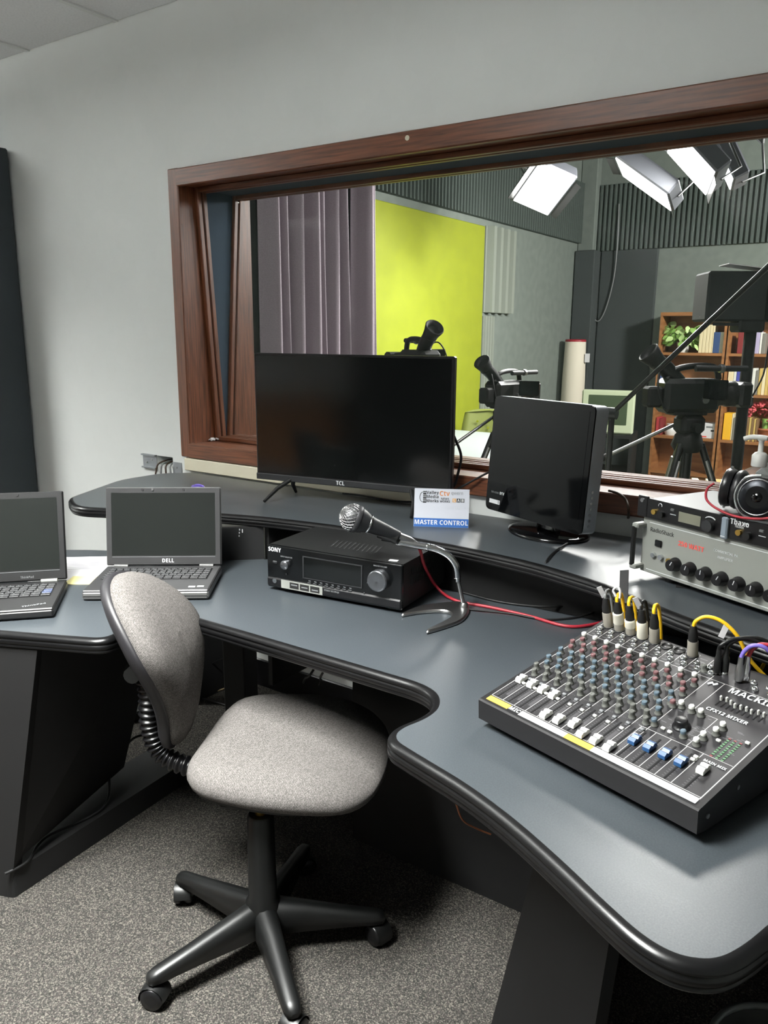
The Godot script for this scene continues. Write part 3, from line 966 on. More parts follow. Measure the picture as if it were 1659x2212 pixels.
	for k in 33:
		var v := 0.5 - 0.5 * cos(PI * k / 32.0)
		var hw: float = prof.call(v)
		var endr: float = sqrt(maxf(0.0, 1.0 - pow(maxf(0.0, (v - 0.52) / 0.48), 2.2)))
		var low: float = sqrt(maxf(0.02, 1.0 - pow(maxf(0.0, (0.10 - v) / 0.10), 2.0)))
		outl.append(Vector2(maxf(hw * endr * low, 0.010), v * hgt))
	var mk := func(inset: float, z_off: float) -> Array:
		var ring := []
		var left := []
		for k in outl.size():
			var x: float = outl[k].x * (1.0 - inset)
			var y: float = lerpf(outl[k].y, hgt * 0.55, inset)
			ring.append(Vector2(x, y))
			left.push_front(Vector2(-x, y))
		ring.append_array(left)
		var out := []
		for p in ring:
			var v: float = p.y / hgt
			var z := z_off + 0.02 * pow(p.x / 0.22, 2.0) + 0.065 * sin(v * PI)
			out.append(pivot + bb * Vector3(p.x, p.y, z))
		return out
	part(t, "back_cushion", MB.new().loft([mk.call(0.05, 0.004), mk.call(0.0, 0.014), mk.call(0.0, 0.026), mk.call(0.025, 0.037), mk.call(0.08, 0.046), mk.call(0.18, 0.053), mk.call(0.36, 0.057), mk.call(0.6, 0.058), mk.call(0.85, 0.058)], true, false, true, 0), "chair_cloth")
	part(t, "back_shell", MB.new().loft([mk.call(0.7, -0.030), mk.call(0.3, -0.029), mk.call(0.08, -0.022), mk.call(-0.015, -0.010), mk.call(-0.035, 0.004), mk.call(-0.03, 0.012), mk.call(0.0, 0.014)], true, true, false, 0), "dark_plastic_shell")
	# bellows over the spine
	var sp := spline([Vector3(0.05, 0.408, -0.03), Vector3(0.09, 0.402, -0.17), Vector3(0.108, 0.425, -0.276), Vector3(0.108, 0.50, -0.308), Vector3(0.108, 0.60, -0.308), Vector3(0.108, 0.70, -0.326)], 34)
	part(t, "spine_bellows", MB.new().tube(sp, func(u): return 0.0215 + 0.0045 * sin(u * TAU * 30.0), 12), "black_satin")
	part(t, "knob", MB.new().cyl(Vector3(0.09, 0.66, -0.32), Vector3(0.05, 0.66, -0.32), 0.02, 12), "black_plastic")

func build_rack_cabinet() -> void:
	var x1 := oz(56, 690, 0.0).x
	var t := thing("steel_cabinet", "tall dark blue grey steel cabinet left of the desk", "cabinet", Vector3(x1, 0, 0.015))
	part(t, "body", MB.new().rbox(Vector3(-0.42, 1.177, 0.19), Vector3(0.84, 2.21, 0.38), 0.006), "cabinet_dark")
	part(t, "plinth", MB.new().bb(Vector3(-0.82, 0.0, 0.02), Vector3(-0.02, 0.075, 0.35)), "black_matte")
	for s in [0, 1]:
		var dr := part(t, "door", MB.new().rbox(Vector3(-0.215 - 0.41 * s, 1.177, 0.388), Vector3(0.404, 2.18, 0.016), 0.004), "cabinet_dark")
		part(dr, "handle", MB.new().rbox(Vector3(-0.385 - 0.07 * s, 1.05, 0.404), Vector3(0.02, 0.14, 0.018), 0.004), "dull_chrome")

func build_behind_camera() -> void:
	# what the dark screens mirror: counter and rack along the wall behind
	var t := thing("counter", "brown wood counter along the wall opposite the window", "counter", Vector3(-3.75, 0, 3.85))
	part(t, "top", MB.new().rbox(Vector3(0, 0.93, 0), Vector3(1.9, 0.04, 0.8), 0.006), "case_wood")
	part(t, "front", MB.new().bb(Vector3(-0.93, 0.08, -0.32), Vector3(0.93, 0.91, -0.30)), "case_wood")
	for x in [-0.93, 0.93]:
		part(t, "side", MB.new().box(Vector3(x, 0.455, 0), Vector3(0.02, 0.91, 0.64)), "case_wood")
	t = thing("equipment_rack", "tall black equipment rack against the wall opposite the window", "rack", Vector3(-2.05, 0, 3.75))
	part(t, "body", MB.new().rbox(Vector3(0, 1.03, 0.1), Vector3(1.1, 2.0, 0.7), 0.01), "black_matte")
	for k in 6:
		part(t, "rack_unit", MB.new().rbox(Vector3(0, 0.35 + 0.26 * k, -0.26), Vector3(0.9, 0.2, 0.02), 0.004), "black_plastic")
	for k in 4:
		part(t, "foot", MB.new().cyl(Vector3(-0.45 + 0.9 * (k % 2), 0, -0.15 + 0.5 * (k / 2)), Vector3(-0.45 + 0.9 * (k % 2), 0.04, -0.15 + 0.5 * (k / 2)), 0.03, 10), "rubber")

# ---------------------------------------------------------------- screens
func build_tv() -> void:
	var t := thing("flat_television", "black flat screen television on splayed feet on the riser shelf", "television", Vector3(-1.587, 0.885, 0.170), 9.9)
	var w := 0.735
	var h := 0.44
	var y0 := 0.062
	part(t, "bezel", MB.new().rbox(Vector3(0, y0 + h / 2, -0.006), Vector3(w, h, 0.024), 0.004), "black_satin")
	part(t, "back_housing", MB.new().rbox(Vector3(0, y0 + 0.18, -0.036), Vector3(w * 0.8, 0.30, 0.045), 0.018), "black_plastic")
	part(t, "screen", MB.new().bb(Vector3(-w / 2 + 0.009, y0 + 0.026, 0.0055), Vector3(w / 2 - 0.009, y0 + h - 0.008, 0.0068)), "screen")
	part(t, "chin", MB.new().rbox(Vector3(0, y0 + 0.011, 0.006), Vector3(w, 0.022, 0.008), 0.002), "dark_grey")
	text(t, "TCL", 0.019, Vector3(-0.03, y0 + 0.0115, 0.0104), Basis.IDENTITY, "white_print", 700)
	for s in [-1, 1]:
		var x: float = 0.245 * s
		var f := MB.new()
		f.tube([Vector3(x - 0.02 * s, y0 + 0.012, -0.004), Vector3(x + 0.012 * s, y0 - 0.02, 0.05), Vector3(x + 0.028 * s, 0.006, 0.108)], func(u): return lerpf(0.0095, 0.0055, u), 8)
		f.tube([Vector3(x - 0.02 * s, y0 + 0.012, -0.006), Vector3(x + 0.008 * s, y0 - 0.022, -0.05), Vector3(x + 0.02 * s, 0.006, -0.09)], func(u): return lerpf(0.0095, 0.0055, u), 8)
		part(t, "foot", f, "black_plastic")

func build_monitor() -> void:
	var th := -23.8
	var at := Vector3(-0.875, 0.885, 0.150)
	var t := thing("computer_monitor", "black and silver computer monitor on an oval glossy base", "monitor", at, th)
	var tilt := Basis(Vector3.RIGHT, deg_to_rad(-4.0))
	var c := Vector3(0.0, 0.045 + 0.172, 0.035)
	var w := 0.405
	var h := 0.345
	var put := Transform3D(tilt, c)
	var fr := rrect(w, h, 0.02)
	var flip := Transform3D(tilt * Basis(Vector3.RIGHT, Vector3.BACK, Vector3.DOWN), c)   # outline xz -> xy
	part(t, "silver_frame", MB.new().prism(fr, -0.022, 0.022, flip, true), "silver_case")
	var inner := rrect(w - 0.001, h - 0.001, 0.0195)
	part(t, "front_bezel", MB.new().prism(inner, 0.022, 0.027, flip, true), "screen_bezel")
	part(t, "screen", MB.new().box(put * Vector3(0, 0.012, 0.0272), Vector3(w - 0.036, h - 0.058, 0.001), tilt), "screen_bezel")
	part(t, "back_shell", MB.new().rbox(put * Vector3(0, 0, -0.034), Vector3(w * 0.8, h * 0.75, 0.03), 0.014, tilt), "black_plastic")
	for k in 7:
		part(t, "side_button", MB.new().cyl(put * Vector3(w / 2 - 0.001, -0.055 - 0.0155 * k, 0.006), put * Vector3(w / 2 + 0.002, -0.055 - 0.0155 * k, 0.006), 0.0042, 10), "chrome")
	# base and neck
	var base := []
	for q in [[0.128, 0.0], [0.132, 0.004], [0.130, 0.010], [0.118, 0.0135], [0.06, 0.0165], [0.002, 0.017]]:
		var ring := []
		for j in 40:
			var a := TAU * j / 40
			ring.append(Vector3(cos(a) * q[0], q[1], -sin(a) * q[0] * 0.80 + 0.0))
		base.append(ring)
	part(t, "base", MB.new().loft(base, true, true, true, 0), "black_gloss")
	part(t, "neck", MB.new().loft([edge_rings(rrect(0.085, 0.028, 0.012), [[0.0, 0.014]])[0], edge_rings(rrect(0.072, 0.024, 0.010), [[0.0, 0.075]])[0], edge_rings(rrect(0.072, 0.024, 0.010), [[0.0, 0.14]])[0]], true, true, true, 2), "black_gloss")
	# stickers
	part(t, "label_sticker", MB.new().box(put * Vector3(-w / 2 + 0.041, -h / 2 + 0.028, 0.0275), Vector3(0.048, 0.0125, 0.0006), tilt), "white_print")
	for k in 2:
		part(t, "sticker_mark", MB.new().box(put * Vector3(-w / 2 + 0.058 + 0.004 * k, -h / 2 + 0.028, 0.0279), Vector3(0.0013, 0.010, 0.0004), tilt), "black_matte")
	text(t, "DVI HDMI", 0.008, put * Vector3(-w / 2 + 0.040, -h / 2 + 0.056, 0.0276), tilt, "grey_print", 400)
	text(t, "DTV", 0.011, put * Vector3(-w / 2 + 0.072, -h / 2 + 0.057, 0.0276), tilt, "white_print", 700)

# ---------------------------------------------------------------- amplifier and receivers
func build_amp_stack() -> void:
	var th := -26.0
	var o := Vector3(-0.528, 0.885, 0.405)
	var w := 0.46
	var t := thing("amplifier", "silver public address amplifier with a row of black knobs on the riser shelf", "amplifier", o, th)
	part(t, "case", MB.new().bb(Vector3(0.012, 0.016, -0.31), Vector3(w - 0.012, 0.146, -0.004)), "mid_grey")
	part(t, "front_panel", MB.new().rbox(Vector3(w / 2, 0.081, 0.0), Vector3(w, 0.134, 0.008), 0.002), "silver_panel")
	part(t, "panel_line", MB.new().bb(Vector3(0.02, 0.136, 0.004), Vector3(w, 0.1375, 0.0046)), "white_print")
	part(t, "panel_line", MB.new().bb(Vector3(0.02, 0.022, 0.004), Vector3(w, 0.0235, 0.0046)), "white_print")
	for x in [0.07, 0.39]:
		for z in [-0.03, -0.27]:
			part(t, "foot", MB.new().cyl(Vector3(x, 0.0, z), Vector3(x, 0.017, z), 0.014, 10), "rubber")
	# handle
	var hd := part(t, "handle", MB.new().rbox(Vector3(-0.002, 0.078, 0.030), Vector3(0.012, 0.10, 0.010), 0.003), "black_plastic")
	for y in [0.128, 0.028]:
		part(hd, "bracket", MB.new().rbox(Vector3(0.002, y, 0.016), Vector3(0.020, 0.012, 0.036), 0.003), "silver_panel")
	part(t, "power_switch", MB.new().rbox(Vector3(0.052, 0.092, 0.006), Vector3(0.020, 0.016, 0.006), 0.002), "black_gloss")
	for x in [0.042, 0.064]:
		part(t, "button", MB.new().cyl(Vector3(x, 0.062, 0.003), Vector3(x, 0.062, 0.012), 0.006, 12), "chrome")
	part(t, "jack_socket", MB.new().cyl(Vector3(0.085, 0.057, 0.003), Vector3(0.085, 0.057, 0.008), 0.007, 12), "gold")
	for k in 8:
		var x := 0.106 + 0.0415 * k
		var kn := part(t, "knob", MB.new().lathe([Vector2(0.0165, 0.0), Vector2(0.0165, 0.004), Vector2(0.0145, 0.006), Vector2(0.0135, 0.020), Vector2(0.0125, 0.022)], 20, Transform3D(Basis(Vector3.RIGHT, PI / 2), Vector3(x, 0.055, 0.004))), "black_satin")
		var a := -0.5 + 0.2 * (k % 3)
		part(kn, "pointer", MB.new().box(Vector3(x - sin(a) * 0.006, 0.055 + cos(a) * 0.006, 0.0263), Vector3(0.0016, 0.010, 0.0006), Basis(Vector3.BACK, a)), "white_print")
	text(t, "RadioShack", 0.0135, Vector3(0.058, 0.121, 0.0046), Basis.IDENTITY, "black_matte", 400)
	text(t, "250 WATT", 0.0155, Vector3(0.142, 0.106, 0.0046), Basis.IDENTITY, "red_print", 700)
	for k in 2:
		text(t, ["COMMERCIAL PA", "AMPLIFIER"][k], 0.008, Vector3(0.232, 0.113 - 0.013 * k, 0.0046), Basis.IDENTITY, "white_print", 400)
	part(t, "slot_window", MB.new().bb(Vector3(0.36, 0.078, 0.004), Vector3(0.41, 0.090, 0.0052)), "black_gloss")
	# two black half-rack wireless receivers side by side on top
	var top := 0.150
	for k in 2:
		var u := thing("wireless_receiver", ["black wireless microphone receiver at the handle end on top of the amplifier", "black wireless microphone receiver with a printed name beside the grey bracket"][k], "receiver", o + Basis(Vector3.UP, deg_to_rad(th)) * Vector3(0.012 + 0.226 * k, top - 0.003, 0.006), th)
		part(u, "case", MB.new().rbox(Vector3(0.105, 0.024, -0.115), Vector3(0.208, 0.044, 0.22), 0.003), "grey_lid")
		part(u, "front_panel", MB.new().rbox(Vector3(0.105, 0.024, 0.0), Vector3(0.21, 0.047, 0.012), 0.002), "black_satin")
		part(u, "display", MB.new().bb(Vector3(0.096, 0.011, 0.006), Vector3(0.155, 0.034, 0.0068)), "lcd")
		part(u, "power_button", MB.new().rbox(Vector3(0.078, 0.034, 0.007), Vector3(0.010, 0.006, 0.004), 0.001), "mid_grey")
		part(u, "switch_line", MB.new().bb(Vector3(0.072, 0.0225, 0.006), Vector3(0.088, 0.024, 0.0068)), "white_print")
		part(u, "antenna_socket", MB.new().cyl(Vector3(0.028, 0.020, 0.005), Vector3(0.028, 0.020, 0.013), 0.0065, 10), "gold")
		part(u, "dial", MB.new().cyl(Vector3(0.049, 0.018, 0.005), Vector3(0.049, 0.018, 0.016), 0.009, 14), "black_plastic")
		part(u, "dial", MB.new().cyl(Vector3(0.180, 0.019, 0.005), Vector3(0.180, 0.019, 0.018), 0.013, 16), "dark_grey")
		var ring := MB.new()
		var pts := []
		for j in 9:
			var a := -0.4 + (PI + 0.8) * j / 8
			pts.append(Vector3(0.042 + cos(a) * 0.005, 0.037 + sin(a) * 0.005, 0.0066))
		ring.tube(pts, 0.0009, 5)
		part(u, "headphone_mark", ring, "white_print")
		var arc := []
		for j in 7:
			var a := PI * (0.15 + 0.7 * j / 6)
			arc.append(Vector3(0.180 + cos(a) * 0.014, 0.030 + sin(a) * 0.008, 0.0066))
		part(u, "dial_mark", MB.new().tube(arc, 0.0014, 5), "white_print")
		if k == 1:
			text(u, "Tbaxo", 0.016, Vector3(0.026, 0.040, 0.0066), Basis.IDENTITY, "white_print", 700)
			text(u, "TB2000", 0.0065, Vector3(0.026, 0.0315, 0.0066), Basis.IDENTITY, "white_print", 400)
		else:
			part(u, "rack_ear", MB.new().rbox(Vector3(-0.010, 0.026, 0.004), Vector3(0.030, 0.050, 0.008), 0.002), "black_satin")
			part(u, "ear_screw", MB.new().cyl(Vector3(-0.010, 0.041, 0.007), Vector3(-0.010, 0.041, 0.011), 0.005, 10), "chrome")
			var br := part(u, "joining_bracket", MB.new().rbox(Vector3(0.219, 0.022, 0.008), Vector3(0.016, 0.048, 0.010), 0.003), "bracket_grey")
			part(br, "bracket_mark", MB.new().bb(Vector3(0.2135, 0.004, 0.013), Vector3(0.2245, 0.0055, 0.0136)), "white_print")
	var b := Basis(Vector3.UP, deg_to_rad(th))
	build_headphones(o + b * Vector3(0.225, top + 0.044, -0.035), th)
	# sanitiser pump bottle standing on the receivers
	var s := thing("pump_bottle", "clear hand sanitiser bottle with a white pump behind the headphones", "bottle", Vector3(oy(1638, 1018, 1.165).x, 0.885 + top + 0.043, oy(1638, 1018, 1.165).z), th + 20.0)
	part(s, "body", MB.new().lathe([Vector2(0.028, 0.0), Vector2(0.033, 0.004), Vector2(0.033, 0.075), Vector2(0.028, 0.088), Vector2(0.014, 0.096), Vector2(0.013, 0.104)], 24), "clear_plastic")
	part(s, "gel", MB.new().lathe([Vector2(0.026, 0.002), Vector2(0.031, 0.005), Vector2(0.031, 0.06), Vector2(0.002, 0.0605)], 24), "clear_plastic")
	var cap := MB.new()
	cap.lathe([Vector2(0.0155, 0.098), Vector2(0.0165, 0.100), Vector2(0.0165, 0.122), Vector2(0.011, 0.128), Vector2(0.0055, 0.130), Vector2(0.0055, 0.152), Vector2(0.009, 0.156)], 18)
	part(s, "pump_collar", cap, "white_plastic")
	part(s, "pump_nozzle", MB.new().tube(spline([Vector3(0.012, 0.160, 0), Vector3(0.0, 0.161, 0), Vector3(-0.022, 0.160, 0), Vector3(-0.036, 0.155, 0)], 4), 0.0055, 10), "white_plastic")

func build_headphones(at: Vector3, th: float) -> void:
	var t := thing("headphones", "black over-ear headphones with silver ringed cups and a red cord on the receivers", "headphones", at, th)
	# right cup shows its round face, left cup stands edge on
	for k in 2:
		var face := Vector3(0.30, 0.16, 0.94).normalized() if k == 0 else Vector3(-0.92, 0.10, 0.38).normalized()
		var c := Vector3(0.050, 0.046, 0.010) if k == 0 else Vector3(-0.035, 0.050, -0.012)
		var u := face.cross(Vector3.UP).normalized()
		var fr := Transform3D(Basis(u, face, u.cross(face)), c)
		var cup := part(t, "ear_cup", MB.new().lathe([Vector2(0.040, -0.006), Vector2(0.0425, 0.002), Vector2(0.0425, 0.010), Vector2(0.040, 0.0125), Vector2(0.036, 0.0135)], 32, fr), "black_satin")
		part(cup, "cup_face", MB.new().lathe([Vector2(0.036, 0.0125), Vector2(0.0345, 0.0145), Vector2(0.012, 0.0125), Vector2(0.001, 0.0125)], 32, fr, 1), "brushed_black")
		part(cup, "cup_ring", MB.new().lathe([Vector2(0.0385, 0.012), Vector2(0.0388, 0.0142), Vector2(0.0368, 0.0148), Vector2(0.0360, 0.0135)], 32, fr), "chrome")
		part(cup, "cup_cap", MB.new().lathe([Vector2(0.0115, 0.0125), Vector2(0.011, 0.0140), Vector2(0.001, 0.0142)], 20, fr), "black_gloss")
		var pad := MB.new()
		var rings := []
		for j in 13:
			var e := TAU * j / 12
			var ring := []
			for i in 28:
				var a := TAU * i / 28
				var wr := 1.0 + 0.05 * sin(a * 17.0) * (0.5 + 0.5 * sin(e))
				var rr := 0.031 + 0.0125 * cos(e) * wr
				ring.append(fr * Vector3(cos(a) * rr, -0.018 + 0.012 * sin(e) * wr, -sin(a) * rr))
			rings.append(ring)
		pad.loft(rings, true, false, false, 0)
		part(cup, "ear_pad", pad, "pad_leather")
		part(t, "yoke", MB.new().tube(spline([fr * Vector3(0.0, 0.006, 0.045), fr * Vector3(0.030, 0.010, 0.036), fr * Vector3(0.046, 0.006, 0.0), fr * Vector3(0.030, 0.010, -0.036), fr * Vector3(0.0, 0.006, -0.045)], 5), 0.003, 8), "chrome")
	part(t, "headband", MB.new().tube(spline([Vector3(0.075, 0.060, -0.010), Vector3(0.105, 0.060, -0.06), Vector3(0.075, 0.040, -0.13), Vector3(0.0, 0.030, -0.155), Vector3(-0.065, 0.040, -0.12), Vector3(-0.055, 0.055, -0.04)], 6), 0.009, 10), "pad_leather")
	part(t, "cord", MB.new().tube(spline([Vector3(-0.060, 0.058, 0.012), Vector3(-0.066, 0.044, 0.026), Vector3(-0.050, 0.024, 0.042), Vector3(-0.010, 0.011, 0.050), Vector3(0.040, 0.006, 0.052), Vector3(0.095, 0.014, 0.048), Vector3(0.130, 0.03, 0.03), Vector3(0.12, 0.012, -0.02)], 7), 0.0028, 8), "red_cable")

# ---------------------------------------------------------------- mixing console
func knob_mesh(cap: String, r: float, h: float, lower := "knob_grey") -> ArrayMesh:
	var a := MB.new().lathe([Vector2(r * 1.12, 0), Vector2(r * 1.12, h * 0.12), Vector2(r * 0.92, h * 0.16), Vector2(r * 0.80, h * 0.62)], 12, Transform3D.IDENTITY, 0, false)
	var b := MB.new().lathe([Vector2(r * 0.80, h * 0.62), Vector2(r * 0.76, h * 0.95), Vector2(r * 0.66, h), Vector2(r * 0.05, h)], 12, Transform3D.IDENTITY, 0, false)
	b.box(Vector3(0, h * 0.82, -r * 0.74), Vector3(r * 0.24, h * 0.34, r * 0.16))
	var m := a.done()
	b.st.generate_normals()
	b.st.commit(m)
	m.surface_set_material(0, M[lower])
	m.surface_set_material(1, M[cap])
	return m

func fader_mesh(body: String, line: String) -> ArrayMesh:
	var pr := [Vector2(0.0115, 0.001), Vector2(0.0105, 0.007), Vector2(0.0045, 0.0098), Vector2(0.0, 0.0068), Vector2(-0.0045, 0.0098), Vector2(-0.0105, 0.007), Vector2(-0.0115, 0.001)]
	var r0 := []
	var r1 := []
	for q in pr:
		r0.append(Vector3(-0.0062, q.y, q.x)); r1.append(Vector3(0.0062, q.y, q.x))
	var a := MB.new()
	a.loft([r0, r1], true, true, true, -1)
	var m := a.done()
	var b := MB.new().box(Vector3(0, 0.0072, 0), Vector3(0.0126, 0.0012, 0.0014))
	b.st.generate_normals()
	b.st.commit(m)
	m.surface_set_material(0, M[body])
	m.surface_set_material(1, M[line])
	return m

func build_mixer() -> void:
	var W := 0.431
	var D := 0.352
	var h0 := 0.043
	var h1 := 0.116
	var th := -17.7
	var t := thing("mixing_console", "black twelve channel mixing console with white and blue faders on the right desk wing", "mixing console", Vector3(-0.608, 0.745, 1.068), th)
	var y := 0.012
	var P := func(u: float, v: float, lift := 0.0) -> Vector3:
		return Vector3(u * W, y + h0 + (h1 - h0) * v + lift, -v * D)
	var sl := Basis(Vector3.RIGHT, atan2(h1 - h0, D))
	# case: wedge with raised rim
	var b := MB.new()
	var pr := [Vector2(0.004, y + 0.004), Vector2(0.006, y + h0 - 0.002), Vector2(0.002, y + h0), Vector2(-D, y + h1), Vector2(-D - 0.012, y + h1 - 0.004), Vector2(-D - 0.012, y + 0.03), Vector2(-D * 0.7, y), Vector2(-0.02, y)]
	var r0 := []
	var r1 := []
	for q in pr:
		r0.append(Vector3(-0.004, q.y, q.x)); r1.append(Vector3(W + 0.004, q.y, q.x))
	b.loft([r0, r1], true, true, true, -1)
	part(t, "case", b, "mixer_case")
	for x in [0.03, W - 0.03]:
		for z in [-0.03, -D + 0.04]:
			part(t, "foot", MB.new().cyl(Vector3(x, 0, z), Vector3(x, y + 0.002, z), 0.011, 10), "rubber")
	for q in [[-0.10, 0.05], [-0.24, 0.075], [-0.31, 0.09], [-0.02, 0.03]]:
		part(t, "case_screw", MB.new().cyl(Vector3(W + 0.004, y + q[1] * 0.8, q[0]), Vector3(W + 0.006, y + q[1] * 0.8, q[0]), 0.004, 8), "dull_chrome")
	# printed panel
	var face := MB.new()
	var lf := Vector3(0, 0.0006, 0)
	face.quv(P.call(0.012, 0.012) + lf, P.call(0.988, 0.012) + lf, P.call(0.988, 0.985) + lf, P.call(0.012, 0.985) + lf)
	part(t, "panel", face, mixer_print())
	var chan := []
	for k in 10: chan.append(0.040 + 0.0625 * k)
	# knobs
	var kg := knob_mesh("knob_grey", 0.0062, 0.0135)
	var kr := knob_mesh("knob_red", 0.0062, 0.0135)
	var kb := knob_mesh("knob_blue", 0.0062, 0.0135)
	var kw := knob_mesh("white_plastic", 0.0062, 0.0135)
	var rows := [kg, kg, kb, kb, kb, kb, kr, kr, kr, kw]
	for k in 10:
		for j in 10:
			var o := part(t, "knob", rows[j], null)
			o.transform = Transform3D(sl * Basis(Vector3.UP, rng.randf_range(-1.2, 1.2)), P.call(chan[k] + (0.014 if j % 2 == 0 else -0.010), 0.325 + 0.0495 * j, 0.001))
	# faders
	var fw := fader_mesh("white_plastic", "grey_print")
	var fb := fader_mesh("fader_blue", "white_print")
	var fv := [0.243, 0.243, 0.240, 0.236, 0.087, 0.094, 0.115, 0.080, 0.080, 0.078]
	for k in 15:
		var u: float = chan[k] if k < 10 else (0.648 + 0.064 * (k - 10) if k < 14 else 0.918)
		var v: float = fv[k] if k < 10 else (0.186 if k < 14 else 0.20)
		var sn := part(t, "fader_slot", MB.new().box(P.call(u, 0.165, 0.0004), Vector3(0.0028, 0.0016, 0.074), sl), "slot_black")
		var o := part(t, "fader", fw if k < 10 or k == 14 else fb, null)
		o.transform = Transform3D(sl, P.call(u, v, 0.001))
	# push buttons beside the faders
	var btn := MB.new().rbox(Vector3(0, 0.002, 0), Vector3(0.0075, 0.004, 0.0052), 0.001).done()
	for k in 10:
		for j in 2:
			var o := part(t, "button", btn, "grey_print" if j else "white_plastic")
			o.transform = Transform3D(sl, P.call(chan[k] + 0.026, 0.225 + 0.05 * j, 0.0008))
	# writing strip along the front: taped in white, yellow and one black label
	var seg := [[0.015, 0.135, "yellow_print"], [0.135, 0.195, "black_matte"], [0.195, 0.43, "white_print"], [0.43, 0.555, "yellow_print"], [0.555, 0.985, "white_print"]]
	for s in seg:
		part(t, "label_tape", MB.new().box(P.call((s[0] + s[1]) / 2, 0.026, 0.0012), Vector3((s[1] - s[0]) * W - 0.0004, 0.0008, 0.0125), sl), s[2])
	text(t, "MIC", 0.0125, P.call(0.165, 0.026, 0.0020), sl * UPWARD, "white_print", 700)
	# master section
	text(t, "MACKIE", 0.0205, P.call(0.825, 0.785, 0.0015), sl * UPWARD, "white_print", 700)
	text(t, "CFX12 MIXER", 0.0115, P.call(0.815, 0.595, 0.0015), sl * UPWARD, "white_print", 700)
	text(t, "MAIN MIX", 0.0075, P.call(0.930, 0.262, 0.0015), sl * UPWARD, "white_print", 700)
	part(t, "running_mark", MB.new().tube([P.call(0.652, 0.768, 0.0015), P.call(0.662, 0.79, 0.0015), P.call(0.672, 0.778, 0.0015), P.call(0.682, 0.795, 0.0015)], 0.0022, 6), "white_print")
	for k in 9:
		var u := 0.748 + 0.0215 * k
		part(t, "equaliser_slot", MB.new().box(P.call(u, 0.675, 0.0006), Vector3(0.002, 0.0014, 0.026), sl), "slot_black")
		part(t, "equaliser_slider", MB.new().rbox(P.call(u, 0.675 + 0.012 * [1, 1.4, 0.6, -0.4, 0, 0.2, -0.2, 0.9, 0.8][k], 0.005), Vector3(0.0034, 0.010, 0.005), 0.001, sl), "white_plastic")
	var big := knob_mesh("black_satin", 0.0135, 0.015, "black_satin")
	var o := part(t, "large_knob", big, null)
	o.transform = Transform3D(sl, P.call(0.727, 0.402, 0.001))
	for q in [[0.632, 0.512, kr], [0.660, 0.530, kw], [0.706, 0.526, kw], [0.745, 0.526, kw], [0.848, 0.497, kw], [0.846, 0.445, kw], [0.826, 0.385, kw], [0.826, 0.330, kw], [0.645, 0.340, kb], [0.766, 0.343, kb], [0.59, 0.86, kg]]:
		o = part(t, "knob", q[2], null)
		o.transform = Transform3D(sl, P.call(q[0], q[1], 0.001))
	for q in [[0.684, 0.338], [0.714, 0.334], [0.872, 0.41], [0.955, 0.47], [0.862, 0.232], [0.862, 0.255]]:
		o = part(t, "button", btn, "white_plastic")
		o.transform = Transform3D(sl, P.call(q[0], q[1], 0.0008))
	# level meter: two columns of lamps, unlit
	for c in 3:
		for k in 10:
			part(t, "meter_lamp", MB.new().box(P.call(0.895 + 0.021 * c, 0.305 + 0.0165 * k, 0.0008), Vector3(0.0042, 0.0012, 0.0026), sl), "led_red" if k == 9 or (c == 0 and k == 0) else "led_green")
	# sockets along the back
	var jack := MB.new().lathe([Vector2(0.0062, 0), Vector2(0.0062, 0.004), Vector2(0.0048, 0.005), Vector2(0.0034, 0.005), Vector2(0.003, 0.001)], 12).done()
	for k in 15:
		for j in 2:
			var u := 0.048 + 0.0625 * k
			if k > 9 and j == 0 and k < 12: continue
			o = part(t, "jack_socket", jack, "chrome")
			o.transform = Transform3D(sl, P.call(u + 0.012 * (1 - 2 * j), 0.855 + 0.042 * j, 0.0008))
	for k in 8:
		o = part(t, "microphone_socket", MB.new().lathe([Vector2(0.0115, 0), Vector2(0.0115, 0.002), Vector2(0.0098, 0.0022), Vector2(0.0095, 0.0006), Vector2(0.001, 0.0006)], 18), "black_plastic")
		o.transform = Transform3D(sl, P.call(chan[k] + 0.010, 0.955, 0.0008))
	# plugs: each its own thing, set in the sockets
	var world := t.transform
	var names := ["with a white tag", "wrapped in masking tape next to the tagged plug", "with a tan tape collar", "wrapped to its boot in cream tape", "bare silver at the end of the taped plugs", "bare silver with a yellow cord arching right"]
	var us := [0, 1, 2, 3, 4, 7]
	for k in 6:
		var base: Vector3 = world * (P.call(chan[us[k]] + 0.010, 0.955, 0.001))
		var dir: Vector3 = (world.basis * sl * Vector3(0.02 * (k - 2), 1, 0.0)).normalized()
		var pl := thing("microphone_plug", "silver microphone plug " + names[k] + " on the mixing console", "plug", base, 0.0)
		var side := dir.cross(Vector3.FORWARD).normalized()
		var xf := Transform3D(Basis(side, dir, side.cross(dir)), Vector3.ZERO)
		part(pl, "shell", MB.new().lathe([Vector2(0.0098, 0), Vector2(0.0098, 0.031), Vector2(0.0088, 0.033)], 18, xf), "nickel")
		part(pl, "boot", MB.new().lathe([Vector2(0.0088, 0.032), Vector2(0.0088, 0.045), Vector2(0.0062, 0.060), Vector2(0.0050, 0.064)], 14, xf), "rubber")
		if k in [1, 2, 3]:
			part(pl, "tape_wrap", MB.new().lathe([Vector2(0.0104, [0, 0.016, 0.016, 0.002][k]), Vector2(0.0112, [0, 0.02, 0.02, 0.008][k]), Vector2(0.0109, [0, 0.036, 0.028, 0.022][k]), Vector2(0.0113, [0, 0.038, 0.031, 0.034][k]), Vector2(0.0098, [0, 0.040, 0.033, 0.037][k])], 10, xf), "tape")
		var tip := xf * Vector3(0, 0.060, 0)
		var backw := world.basis * Vector3(0.0, 0.0, -1.0)
		var rt := world.basis * Vector3(1, 0, 0)
